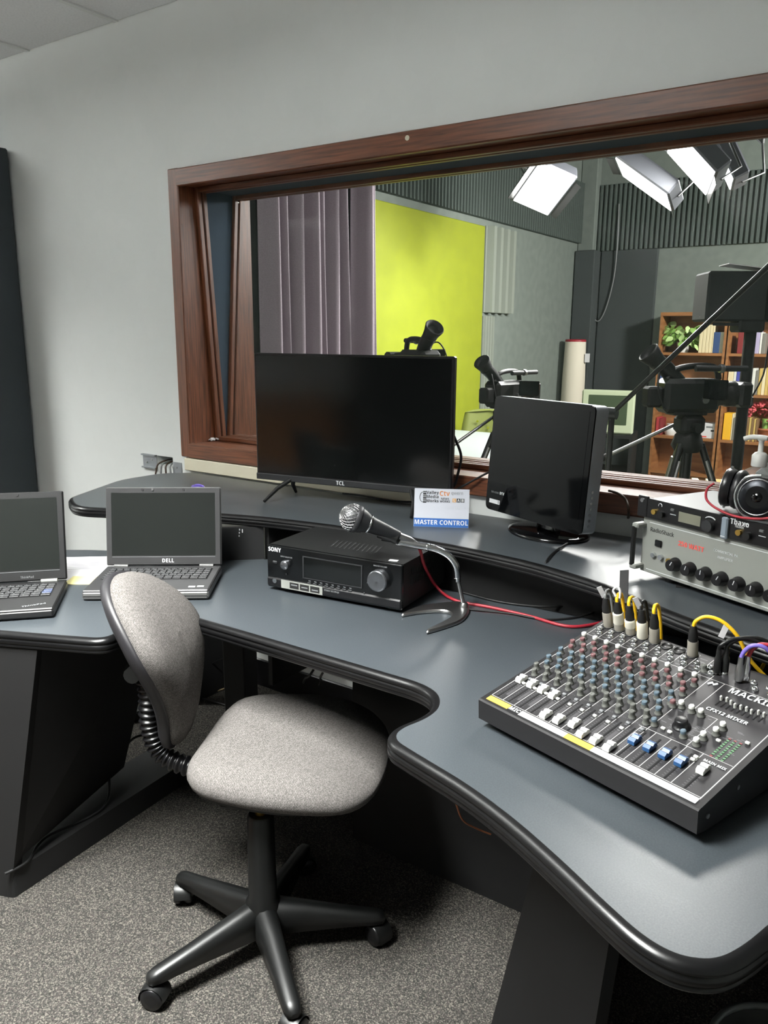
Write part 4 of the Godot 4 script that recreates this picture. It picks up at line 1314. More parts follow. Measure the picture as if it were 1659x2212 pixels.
		var col: String = ["grey_cable", "yellow_cable", "yellow_cable", "black_plastic", "yellow_cable", "yellow_cable"][k]
		var pts: Array
		if k == 5:
			pts = [tip, tip + Vector3(0, 0.014, 0) + rt * 0.004, tip + Vector3(0, 0.024, 0) + rt * 0.018 + backw * 0.01, tip + Vector3(0, 0.020, 0) + rt * 0.042 + backw * 0.02, tip + Vector3(0, -0.002, 0) + rt * 0.068 + backw * 0.03, tip + Vector3(0, -0.05, 0) + rt * 0.09 + backw * 0.05, tip + Vector3(0, -0.105, 0) + rt * 0.13 + backw * 0.09]
		else:
			pts = [tip, tip + Vector3(0, 0.010, 0) - rt * 0.002, tip + Vector3(0, 0.016, 0) - rt * 0.006 + backw * 0.010, tip + Vector3(0, 0.006, 0) - rt * 0.008 + backw * 0.026, tip + Vector3(0, -0.06, 0) - rt * 0.006 + backw * 0.04, tip + Vector3(0, -0.165, 0) + backw * 0.05, tip + Vector3(0.02, -0.170, 0) + backw * 0.09]
		part(pl, "cord", MB.new().tube(spline(pts, 6), 0.0036 if col == "yellow_cable" else 0.003, 8), col)
		if k in [0, 3]:
			part(pl, "paper_tag", MB.new().box(tip + Vector3(-0.008, 0.016, 0.004), Vector3(0.010, 0.026, 0.0012), Basis.from_euler(Vector3(0.2, 0.4, 0.5))), "paper")
		if k == 1:
			part(pl, "paper_tag", MB.new().tube(spline([tip + Vector3(-0.004, 0.014, 0), tip + Vector3(-0.010, 0.026, 0), tip + Vector3(-0.002, 0.034, 0), tip + Vector3(0.004, 0.026, 0), tip + Vector3(0.004, 0.012, 0)], 5), 0.0024, 6), "paper")
		if k == 5:
			part(pl, "paper_tag", MB.new().box(tip + Vector3(0, 0.004, 0) + rt * 0.048 + backw * 0.02, Vector3(0.010, 0.028, 0.002), Basis.from_euler(Vector3(0, 0.2, -0.3))), "paper")
	# thin jack plugs to the right
	var jk := [[0.64, 0.872, "black_plastic", "black jack plug standing in the console beside its twin"], [0.660, 0.900, "black_plastic", "black jack plug standing in the console beside its twin"], [0.735, 0.868, "dull_chrome", "silver jack plug with a purple cord in the console"], [0.752, 0.895, "chrome", "polished jack plug with an orange tip next to the purple one"]]
	for k in 4:
		var base: Vector3 = world * (P.call(jk[k][0], jk[k][1], 0.004))
		var pl := thing("jack_plug", jk[k][3], "plug", base, 0.0, "black jack plugs" if k < 2 else "")
		part(pl, "barrel", MB.new().lathe([Vector2(0.0064, 0), Vector2(0.0066, 0.004), Vector2(0.0066, 0.026), Vector2(0.0048, 0.030), Vector2(0.0042, 0.044)], 14), jk[k][2])
		var rt := world.basis * Vector3(1, 0, 0)
		var bw := world.basis * Vector3(0, 0, -1)
		var c: String = ["black_plastic", "black_plastic", "purple_cable", "red_cable"][k]
		var pts := [Vector3(0, 0.042, 0), Vector3(0, 0.054, 0) + rt * 0.004, Vector3(0, 0.066, 0) + rt * 0.022 + bw * 0.02, Vector3(0, 0.056, 0) + rt * 0.055 + bw * 0.05, Vector3(0, -0.03, 0) + rt * 0.12 + bw * 0.12, Vector3(0, -0.10, 0) + rt * 0.16 + bw * 0.15]
		if k >= 2:
			pts = [Vector3(0, 0.042, 0), Vector3(0, 0.058, 0) + rt * 0.006, Vector3(0, 0.070, 0) + rt * 0.018 + bw * 0.004, Vector3(0, 0.066, 0) + rt * 0.036 + bw * 0.015, Vector3(0, 0.03, 0) + rt * 0.05 + bw * 0.035, Vector3(0, -0.06, 0) + rt * 0.055 + bw * 0.075, Vector3(0, -0.10, 0) + rt * 0.07 + bw * 0.10]
		part(pl, "cord", MB.new().tube(spline(pts, 6), 0.0038, 8), c)

func mixer_print() -> StandardMaterial3D:
	var S := 1024
	var im := Image.create(S, S, false, Image.FORMAT_RGB8)
	im.fill(rgb(34, 33, 35))
	var r := RandomNumberGenerator.new()
	r.seed = 5
	var px := func(u: float, v: float) -> Vector2i:
		return Vector2i(int((u - 0.012) / 0.976 * S), int((0.985 - v) / 0.973 * S))
	var line := func(u0: float, v0: float, u1: float, v1: float, w: int, c: Color) -> void:
		var a: Vector2i = px.call(u0, v1)
		var b: Vector2i = px.call(u1, v0)
		im.fill_rect(Rect2i(a.x, a.y, maxi(w, b.x - a.x), maxi(w, b.y - a.y)), c)
	var white := rgb(176, 176, 174)
	var grey := rgb(100, 100, 102)
	for k in 11:
		var u := 0.040 + 0.0625 * (k - 0.45)
		line.call(u, 0.055, u, 0.98, 3, white if k < 11 else grey)
	for k in 5:
		line.call(0.612 + 0.064 * k, 0.055, 0.612 + 0.064 * k, 0.30, 3, white)
	line.call(0.012, 0.055, 0.985, 0.055, 3, white)
	line.call(0.982, 0.02, 0.982, 0.98, 4, white)
	line.call(0.012, 0.82, 0.98, 0.82, 3, white)
	line.call(0.70, 0.55, 0.70, 0.82, 3, white)
	line.call(0.60, 0.30, 0.98, 0.30, 3, white)
	line.call(0.60, 0.55, 0.80, 0.55, 3, white)
	line.call(0.80, 0.30, 0.80, 0.55, 3, white)
	# fader scales and the small printed words beside the knobs
	for k in 15:
		var u: float = 0.040 + 0.0625 * k if k < 10 else (0.648 + 0.064 * (k - 10) if k < 14 else 0.918)
		for j in 12:
			line.call(u - 0.016, 0.075 + 0.0155 * j, u - 0.008, 0.076 + 0.0155 * j, 2, grey)
			line.call(u + 0.006, 0.075 + 0.0155 * j, u + 0.012, 0.076 + 0.0155 * j, 2, grey)
		if k < 10:
			for j in 10:
				var v := 0.325 + 0.0495 * j
				line.call(u - 0.024, v + 0.018, u - 0.024 + 0.028, v + 0.022, 2, grey)
				for i in 5:
					line.call(u - 0.024 + 0.009 * i, v - 0.022 + r.randf() * 0.004, u - 0.020 + 0.009 * i, v - 0.018, 2, grey)
			for j in 5:
				line.call(u - 0.02 + r.randf() * 0.01, 0.84 + 0.028 * j, u + 0.01 + r.randf() * 0.01, 0.844 + 0.028 * j, 2, grey)
			line.call(u + 0.016, 0.10, u + 0.030, 0.20, 1, rgb(64, 63, 65))
			for j in 3:
				line.call(u + 0.016, 0.205 + 0.028 * j, u + 0.028, 0.212 + 0.028 * j, 2, grey)
	for k in 34:
		var u := 0.62 + r.randf() * 0.34
		var v := 0.31 + r.randf() * 0.24
		line.call(u, v, u + 0.012 + r.randf() * 0.014, v + 0.003, 2, grey)
	for k in 16:
		line.call(0.69 + 0.006 * (k % 2), 0.36 + 0.006 * k, 0.70, 0.361 + 0.006 * k, 2, grey)
		line.call(0.765, 0.36 + 0.006 * k, 0.775 + 0.006 * (k % 2), 0.361 + 0.006 * k, 2, grey)
	var m := StandardMaterial3D.new()
	m.resource_name = "mixer_print"
	m.albedo_texture = ImageTexture.create_from_image(im)
	m.roughness = 0.45
	return m

# ---------------------------------------------------------------- stereo receiver
func build_receiver() -> void:
	var W := 0.425
	var H := 0.132
	var t := thing("stereo_receiver", "black stereo receiver with a big volume knob on the desk under the shelf", "receiver", Vector3(-1.480, 0.745, 0.695), 6.2)
	var D := 0.27
	part(t, "case", MB.new().bb(Vector3(0.003, 0.012, -D), Vector3(W - 0.003, H - 0.001, -0.006)), "receiver_top")
	part(t, "front_panel", MB.new().rbox(Vector3(W / 2, 0.010 + (H - 0.010) / 2, -0.002), Vector3(W, H - 0.010, 0.012), 0.0025), "black_gloss_soft")
	part(t, "lower_lip", MB.new().rbox(Vector3(W / 2, 0.026, 0.002), Vector3(W, 0.026, 0.012), 0.004), "black_satin")
	for x in [0.04, W - 0.04]:
		for z in [-0.03, -D + 0.03]:
			part(t, "foot", MB.new().cyl(Vector3(x, 0, z), Vector3(x, 0.013, z), 0.016, 12), "rubber")
	part(t, "display_window", MB.new().bb(Vector3(0.125, 0.055, 0.004), Vector3(0.305, 0.112, 0.0052)), "screen")
	for q in [[0.121, 0.052, 0.309, 0.0545], [0.121, 0.1125, 0.309, 0.115], [0.121, 0.0545, 0.1245, 0.1125], [0.3055, 0.0545, 0.309, 0.1125]]:
		part(t, "window_trim", MB.new().bb(Vector3(q[0], q[1], 0.004), Vector3(q[2], q[3], 0.006)), "dark_grey")
	var sm := part(t, "input_knob", MB.new().lathe([Vector2(0.0135, 0), Vector2(0.0135, 0.010), Vector2(0.012, 0.014), Vector2(0.001, 0.0145)], 24, Transform3D(Basis(Vector3.RIGHT, PI / 2), Vector3(0.066, 0.083, 0.004))), "knob_metal")
	var bg := part(t, "volume_knob", MB.new().lathe([Vector2(0.029, 0), Vector2(0.029, 0.016), Vector2(0.0275, 0.021), Vector2(0.023, 0.0215), Vector2(0.001, 0.0195)], 36, Transform3D(Basis(Vector3.RIGHT, PI / 2), Vector3(0.362, 0.085, 0.004))), "knob_metal")
	for k in 8:
		part(t, "button", MB.new().rbox(Vector3(0.142 + 0.0185 * k, 0.040, 0.005), Vector3(0.012, 0.005, 0.004), 0.001), "dark_grey")
		part(t, "button_mark", MB.new().bb(Vector3(0.139 + 0.0185 * k, 0.046, 0.004), Vector3(0.146 + 0.0185 * k, 0.0475, 0.0046)), "grey_print")
	for q in [[0.066, 0.055], [0.325, 0.070], [0.315, 0.040]]:
		part(t, "small_button", MB.new().rbox(Vector3(q[0], q[1], 0.005), Vector3(0.005, 0.005, 0.003), 0.001), "dark_grey")
	part(t, "phones_socket", MB.new().cyl(Vector3(0.028, 0.031, 0.007), Vector3(0.028, 0.031, 0.0095), 0.007, 14), "chrome")
	part(t, "power_button", MB.new().rbox(Vector3(0.028, 0.084, 0.005), Vector3(0.016, 0.008, 0.004), 0.002), "dark_grey")
	text(t, "SONY", 0.0165, Vector3(0.027, 0.120, 0.0043), Basis.IDENTITY, "white_print", 700)
	text(t, "INPUT SELECTOR", 0.0052, Vector3(0.066, 0.104, 0.0043), Basis.IDENTITY, "grey_print", 400)
	text(t, "MASTER VOLUME", 0.0052, Vector3(0.362, 0.1205, 0.0043), Basis.IDENTITY, "grey_print", 400)
	text(t, "STEREO RECEIVER", 0.006, Vector3(0.215, 0.030, 0.0083), Basis.IDENTITY, "grey_print", 400)
	# silver feature sticker
	part(t, "sticker", MB.new().box(Vector3(0.118, 0.026, 0.0082), Vector3(0.136, 0.024, 0.0008)), "silver_panel")
	for k in 3:
		part(t, "sticker_block", MB.new().box(Vector3(0.094 + 0.034 * k, 0.026, 0.0088), Vector3(0.030, 0.017, 0.0004)), "black_matte")
		part(t, "sticker_mark", MB.new().box(Vector3(0.094 + 0.034 * k, 0.028 - 0.002 * k, 0.0091), Vector3(0.020, 0.003, 0.0003)), "grey_print")
	part(t, "energy_tag", MB.new().box(Vector3(0.385, H + 0.0002, -0.026), Vector3(0.024, 0.0008, 0.014), Basis(Vector3.UP, 0.15)), "white_print")
	# slots in the lid and the side
	for k in 11:
		part(t, "vent_slot", MB.new().box(Vector3(0.16 + 0.014 * k, H - 0.0008, -0.10), Vector3(0.005, 0.0012, 0.07), Basis(Vector3.UP, 0.25)), "slot_black")
	for k in 7:
		part(t, "vent_slot", MB.new().box(Vector3(0.31 + 0.010 * k, H - 0.0008, -0.20), Vector3(0.004, 0.0012, 0.03)), "slot_black")
	for j in 2:
		for k in 12:
			part(t, "side_slot", MB.new().box(Vector3(W - 0.0028, 0.072 + 0.028 * j, -0.060 - 0.012 * k), Vector3(0.0012, 0.018, 0.004)), "slot_black")

# ---------------------------------------------------------------- laptops
func laptop(called: String, label: String, at: Vector3, turn: float, w: float, d: float, bh: float, lid: float, open_deg: float, look: Dictionary) -> Node3D:
	var t := thing(called, label, "laptop", at, turn)
	part(t, "base", MB.new().rbox(Vector3(0, bh * 0.42 + 0.003, -d / 2), Vector3(w, bh * 0.84, d), 0.005), look.under)
	part(t, "palm_rest", MB.new().rbox(Vector3(0, bh * 0.9 + 0.002, -d / 2), Vector3(w - 0.002, bh * 0.22, d - 0.002), 0.003), look.deck)
	for x in [-0.4, 0.4]:
		for z in [-0.12, -0.88]:
			part(t, "foot", MB.new().cyl(Vector3(x * w, 0, z * d), Vector3(x * w, 0.004, z * d), 0.008, 8), "rubber")
	var top := bh * 1.01 + 0.002
	var kb := part(t, "keyboard", MB.new().bb(Vector3(-w * 0.44, top - 0.002, -d * 0.86), Vector3(w * 0.44, top + 0.0004, -d * 0.42)), "black_matte")
	var rows := 6
	var kh := d * 0.44 / rows
	for j in rows:
		var n: int = [15, 14, 14, 13, 12, 9][j]
		var tot := w * 0.872
		var x := -tot / 2
		for k in n:
			var ww: float = tot / n
			if j == 5:
				ww = tot * (0.34 if k == 3 else 0.66 / 8.0)
			var mm: String = "key_blue" if look.has("blue_key") and (j == 4 and k == n - 1 or j == 3 and k == n - 1) else "key_black"
			part(kb, "key", MB.new().rbox(Vector3(x + ww / 2, top + 0.0018, -d * 0.86 + kh * (j + 0.5)), Vector3(ww - 0.0022, 0.0030, kh * (0.72 if j == 0 else 0.86)), 0.0008), mm)
			if k < 14:
				part(kb, "key_legend", MB.new().box(Vector3(x + ww * 0.36, top + 0.0034, -d * 0.86 + kh * (j + 0.40)), Vector3(0.0026, 0.0003, 0.0024)), "grey_print")
			x += ww
	part(t, "touchpad", MB.new().bb(Vector3(-0.038, top - 0.001, -d * 0.36), Vector3(0.034, top + 0.0005, -d * 0.10)), look.under)
	part(t, "hinge", MB.new().cyl(Vector3(-w * 0.43, bh + 0.003, -d + 0.006), Vector3(-w * 0.31, bh + 0.003, -d + 0.006), 0.006, 10), look.hinge)
	part(t, "hinge", MB.new().cyl(Vector3(w * 0.31, bh + 0.003, -d + 0.006), Vector3(w * 0.43, bh + 0.003, -d + 0.006), 0.006, 10), look.hinge)
	# lid
	var lb := Basis(Vector3.RIGHT, -deg_to_rad(open_deg - 90.0))
	var ld := Transform3D(lb, Vector3(0, bh + 0.004, -d + 0.004))
	var pan := part(t, "lid", MB.new().rbox(ld * Vector3(0, lid / 2, -0.006), Vector3(w, lid, 0.010), 0.003, lb), look.lid)
	part(pan, "lid_face", MB.new().rbox(ld * Vector3(0, lid / 2, 0.0), Vector3(w - 0.004, lid - 0.004, 0.005), 0.0015, lb), look.bezel)
	part(pan, "screen", MB.new().box(ld * Vector3(0, lid * 0.53, 0.0026), Vector3(w - 0.034, lid * 0.80, 0.0008), lb), "screen_matte")
	part(pan, "chin_line", MB.new().box(ld * Vector3(0, lid * 0.112, 0.0027), Vector3(w - 0.036, 0.0011, 0.0006), lb), "grey_print")
	for x in [-0.06, 0.06]:
		part(pan, "bumper", MB.new().cyl(ld * Vector3(x, lid - 0.007, 0.002), ld * Vector3(x, lid - 0.007, 0.0045), 0.004, 8), "rubber")
	part(pan, "latch", MB.new().box(ld * Vector3(-0.03, lid - 0.006, 0.003), Vector3(0.006, 0.006, 0.006), lb), "dull_chrome")
	t.set_meta("lid_frame", ld)
	return t

func build_laptops() -> void:
	var a := Vector3(-1.815, 0.745, 1.070)
	var c := Vector3(-1.540, 0.745, 0.862)
	var t := laptop("laptop", "open grey laptop with silver deck behind the swivel chair", (a + c) / 2, 37.1, 0.338, 0.235, 0.028, 0.232, 100.0, {"under": "laptop_silver", "deck": "laptop_grey", "lid": "laptop_silver", "bezel": "laptop_grey", "hinge": "laptop_silver"})
	var ld: Transform3D = t.get_meta("lid_frame")
	text(t.get_node("lid"), "DELL", 0.0155, ld * Vector3(0.012, 0.0145, 0.0030), ld.basis, "white_print", 800)
	part(t, "palm_sticker", MB.new().box(Vector3(0.120, 0.0315, -0.026), Vector3(0.018, 0.0006, 0.011)), "white_print")
	part(t, "palm_sticker", MB.new().box(Vector3(0.143, 0.0315, -0.028), Vector3(0.018, 0.0006, 0.011)), "white_print")
	part(t, "trim_line", MB.new().box(Vector3(0, 0.014, 0.0006), Vector3(0.33, 0.0015, 0.001)), "black_matte")
	t.remove_meta("lid_frame")
	var fr := Vector3(-1.757, 0.745, 1.188)
	var th := 48.0
	var rt := Basis(Vector3.UP, deg_to_rad(th)) * Vector3(1, 0, 0)
	t = laptop("laptop", "open matte black laptop on the left end of the desk", fr - rt * 0.178, th, 0.357, 0.245, 0.026, 0.248, 102.0, {"under": "laptop_black", "deck": "laptop_black", "lid": "laptop_black", "bezel": "laptop_black", "hinge": "silver_panel", "blue_key": true})
	ld = t.get_meta("lid_frame")
	text(t.get_node("lid"), "Lenovo", 0.010, ld * Vector3(-0.135, 0.236, 0.0030), ld.basis, "grey_print", 400)
	text(t, "ThinkPad", 0.013, Vector3(0.128, 0.0295, -0.030), Basis(Vector3.UP, 0.30) * UPWARD, "grey_print", 700)
	text(t.get_node("lid"), "ThinkPad", 0.0085, ld * Vector3(0.075, 0.012, 0.0030), ld.basis, "grey_print", 400)
	t.remove_meta("lid_frame")

# ---------------------------------------------------------------- gooseneck microphone
func build_microphone() -> void:
	var dsk := 0.745
	var t := thing("gooseneck_stand", "chrome gooseneck table stand with horseshoe base beside the stereo receiver", "microphone stand")
	var outer := []
	for q in [[868, 1331], [905, 1316], [950, 1309], [990, 1306], [1009, 1312], [1012, 1327], [996, 1346], [960, 1360], [922, 1371]]:
		outer.append(oy(q[0], q[1], dsk))
	var inner := []
	for q in [[922, 1366], [955, 1350], [974, 1338], [972, 1329], [950, 1325], [905, 1328], [868, 1334]]:
		inner.append(oy(q[0], q[1], dsk))
	var o := PackedVector2Array()
	for p in spline(outer, 4): o.append(Vector2(p.x, p.z))
	for p in spline(inner, 4): o.append(Vector2(p.x, p.z))
	var rings := edge_rings(o, [[0.0015, dsk], [-0.001, dsk + 0.003], [0.0, dsk + 0.007], [0.0025, dsk + 0.010]])
	var hb := MB.new().loft(rings, true, false, false, 0)
	hb.prism(flat_ring(rings[3]), dsk + 0.0095, dsk + 0.010)
	part(t, "horseshoe_base", hb, "dull_chrome")
	var foot := oy(1002, 1312, dsk + 0.008)
	var dist := Vector2(foot.x - CAM_AT.x, foot.z - CAM_AT.z).length()
	part(t, "base_collar", MB.new().lathe([Vector2(0.013, 0), Vector2(0.012, 0.008), Vector2(0.008, 0.014)], 16, Transform3D(Basis.IDENTITY, foot)), "dull_chrome")
	part(t, "post", MB.new().cyl(foot, od(989, 1252, dist), 0.0055, 12), "dull_chrome")
	part(t, "post_collar", MB.new().cyl(od(989, 1256, dist), od(988, 1246, dist), 0.0075, 12), "chrome")
	var neck := spline([od(988, 1248, dist), od(984, 1222, dist), od(968, 1200, dist), od(938, 1185, dist), od(900, 1178, dist), od(868, 1172, dist), od(856, 1170, dist)], 18)
	part(t, "gooseneck", MB.new().tube(neck, func(u): return 0.0088 + 0.0013 * (1.0 if int(u * 108.0) % 2 == 0 else 0.0), 10), "chrome")
	part(t, "clip", MB.new().tube([od(862, 1170, dist), od(848, 1162, dist), od(826, 1157, dist)], func(u): return lerpf(0.011, 0.014, u), 12), "black_plastic")
	part(t, "clip_jaw", MB.new().tube([od(858, 1162, dist), od(838, 1154, dist), od(818, 1148, dist)], 0.017, 12), "black_plastic")
	var m := thing("microphone", "black handheld vocal microphone with steel mesh ball in the stand clip", "microphone", od(800, 1140, dist - 0.005))
	var org := m.position
	var head := od(746, 1112, dist - 0.02) - org
	var tail := od(862, 1158, dist) - org
	var dir := (head - tail).normalized()
	var L := head.distance_to(tail)
	var side := dir.cross(Vector3.UP).normalized()
	var xf := Transform3D(Basis(side, dir, side.cross(dir)), tail)
	part(m, "handle", MB.new().lathe([Vector2(0.0125, 0), Vector2(0.0135, 0.004), Vector2(0.0218, L * 0.50), Vector2(0.0242, L * 0.58), Vector2(0.0319, L * 0.70), Vector2(0.0336, L * 0.76)], 24, xf), "mic_grey")
	part(m, "collar_ring", MB.new().lathe([Vector2(0.0243, L * 0.55), Vector2(0.0255, L * 0.555), Vector2(0.0260, L * 0.58), Vector2(0.0250, L * 0.585)], 24, xf), "chrome")
	part(m, "grille_band", MB.new().lathe([Vector2(0.0336, L * 0.75), Vector2(0.0368, L * 0.77), Vector2(0.0368, L * 0.83), Vector2(0.0354, L * 0.85)], 28, xf), "mesh_dark")
	var gp := []
	for k in 11:
		var a := PI * 0.5 * k / 10
		gp.append(Vector2(maxf(0.0358 * cos(a), 0.0002), L * 0.85 + 0.036 * sin(a)))
	part(m, "grille_ball", MB.new().lathe(gp, 28, xf), "mesh_metal")
	# wires of the grille
	var wires := MB.new()
	for k in 22:
		for s in [-1, 1]:
			var pts := []
			for j in 10:
				var a := PI * 0.49 * j / 9
				var ph: float = TAU * k / 22 + s * j * 0.12
				pts.append(xf * Vector3(0.0362 * cos(a) * cos(ph), L * 0.85 + 0.0366 * sin(a), 0.0362 * cos(a) * sin(ph)))
			wires.tube(pts, 0.0008, 4, false)
	part(m, "grille_wire", wires, "dull_chrome")
	part(m, "plug", MB.new().lathe([Vector2(0.0105, 0.002), Vector2(0.0100, -0.030), Vector2(0.0075, -0.040), Vector2(0.004, -0.052)], 18, xf), "dull_chrome")
	var cable := spline([xf * Vector3(0, -0.050, 0) + org, od(908, 1190, dist + 0.03), od(918, 1225, dist + 0.06), oy(945, 1270, 0.765), oy(985, 1297, 0.7495), oy(1060, 1312, 0.7495), oy(1140, 1330, 0.7495), oy(1220, 1352, 0.7495), oy(1275, 1350, 0.7495), oy(1330, 1335, 0.7495)], 8)
	single("microphone_cable", "red microphone cable curving across the desk to the console", "cable", MB.new().tube(cable, 0.0042, 8), "red_cable")

# ---------------------------------------------------------------- small things on the desk
func build_small_things() -> void:
	var sh := 0.885
	# folded name card
	var a := Vector3(-1.243, sh, 0.306)
	var c := Vector3(-1.097, sh, 0.228)
	var w := a.distance_to(c)
	var th := rad_to_deg(atan2(-(c.z - a.z), c.x - a.x))
	var t := thing("name_card", "white folded tent card reading MASTER CONTROL on a blue band", "card", (a + c) / 2, th)
	var lean := Basis(Vector3.RIGHT, -0.24)
	var h := 0.116
	var fr := Transform3D(lean, Vector3.ZERO)
	part(t, "front_leaf", MB.new().box(fr * Vector3(0, h / 2, 0), Vector3(w, h, 0.0008), lean), "card_white")
	var bk := Transform3D(Basis(Vector3.RIGHT, 0.26), fr * Vector3(0, h, 0))
	part(t, "back_leaf", MB.new().box(bk * Vector3(0, -h * 0.5, 0), Vector3(w, h, 0.0008), bk.basis), "card_white")
	part(t, "blue_band", MB.new().box(fr * Vector3(0, 0.0135, 0.0006), Vector3(w - 0.001, 0.026, 0.0005), lean), "card_blue")
	text(t, "MASTER CONTROL", 0.0186, fr * Vector3(0, 0.0140, 0.0012), lean, "white_print", 700)
	for k in 3:
		text(t, ["Valley", "Media", "Works"][k], 0.0128, fr * Vector3(-0.028, 0.104 - 0.0125 * k, 0.0008), lean, "dark_grey", 700)
	text(t, "Ctv", 0.020, fr * Vector3(0.008, 0.102, 0.0008), lean, "orange_print", 800)
	text(t, "qwern", 0.013, fr * Vector3(0.046, 0.104, 0.0008), lean, "grey_print", 400)
	for k in 2:
		text(t, ["NEWS", "WORKS"][k], 0.0088, fr * Vector3(0.010, 0.086 - 0.008 * k, 0.0008), lean, "dark_grey", 700)
	for k in 3:
		part(t, "logo_tile", MB.new().box(fr * Vector3(0.038 + 0.0125 * k, 0.082, 0.0006), Vector3(0.011, 0.0115, 0.0004), lean), ["light_wood", "dark_grey", "mid_grey"][k])
		text(t, ["L", "A", "B"][k], 0.011, fr * Vector3(0.038 + 0.0125 * k, 0.082, 0.0010), lean, "white_print", 800)
	text(t, "STUDIO", 0.0085, fr * Vector3(0.052, 0.058, 0.0008), lean, "pale_grey", 400)
	# film strip emblem with half a reel
	for k in 6:
		part(t, "film_frame", MB.new().box(fr * Vector3(-0.0515, 0.075 + 0.0062 * k, 0.0006), Vector3(0.010, 0.0048, 0.0004), lean), "mid_grey" if k % 2 else "dark_grey")
	var arc := []
	for k in 13:
		var an := PI * 0.5 + PI * k / 12
		arc.append(fr * Vector3(-0.0565 + cos(an) * 0.010, 0.090 + sin(an) * 0.015, 0.0008))
	part(t, "reel_mark", MB.new().tube(arc, 0.0010, 5), "mid_grey")
	# papers
	var p := [oy(134, 1196, 0.7462), oy(197, 1190, 0.7462), oy(168, 1243, 0.7462), oy(132, 1243, 0.7462)]
	var b := MB.new()
	var mid: Vector3 = (p[0] + p[1] + p[2] + p[3]) / 4
	b.box(Vector3(0, 0.0006, 0), Vector3(0.216, 0.0010, 0.28))
	t = thing("paper_sheet", "white typed paper sheet lying between the two laptops", "paper", Vector3(-2.08, 0.7452, 0.895), 40.0)
	part(t, "sheet", b, "paper")
	for k in 7:
		part(t, "typed_line", MB.new().box(Vector3(-0.01 + 0.004 * (k % 3), 0.0012, -0.10 + 0.016 * k), Vector3(0.13 - 0.012 * (k % 3), 0.0003, 0.003)), "grey_print")
	single("sticky_note", "pale yellow sticky note beside the grey laptop", "note", MB.new().box(Vector3(0, 0.0008, 0), Vector3(0.076, 0.0014, 0.076)), "yellow_paper", oy(176, 1254, 0.745), 35.0)
	# trinket and eraser on the shelf
	t = thing("trinket", "small purple plastic trinket on the riser shelf behind the grey laptop", "trinket", oy(428, 1060, sh))
	part(t, "body", MB.new().ball(Vector3(0, 0.012, 0), Vector3(0.026, 0.012, 0.016), 14, Basis(Vector3.UP, 0.6)), "purple_dark")
	part(t, "band", MB.new().tube(spline([Vector3(-0.02, 0.016, 0.01), Vector3(0.0, 0.022, 0.0), Vector3(0.02, 0.016, -0.01)], 4), 0.004, 6), "purple_cable")
	single("eraser", "small white eraser on the riser shelf behind the grey laptop lid", "eraser", MB.new().rbox(Vector3(0, 0.007, 0), Vector3(0.045, 0.014, 0.018), 0.004), "white_plastic", oy(322, 1066, sh), 20.0)
	# waste bin by the right pedestal
	t = thing("waste_bin", "black round waste bin under the desk nose", "waste bin", Vector3(-0.055, 0, 1.035))
	part(t, "bucket", MB.new().lathe([Vector2(0.088, 0.0), Vector2(0.092, 0.004), Vector2(0.114, 0.30), Vector2(0.111, 0.30), Vector2(0.088, 0.008), Vector2(0.001, 0.008)], 32), "black_plastic")
	var rim := []
	for k in 33:
		rim.append(Vector3(cos(TAU * k / 32) * 0.115, 0.302, sin(TAU * k / 32) * 0.115))
	part(t, "rim", MB.new().tube(rim, 0.006, 8, false), "mid_grey")

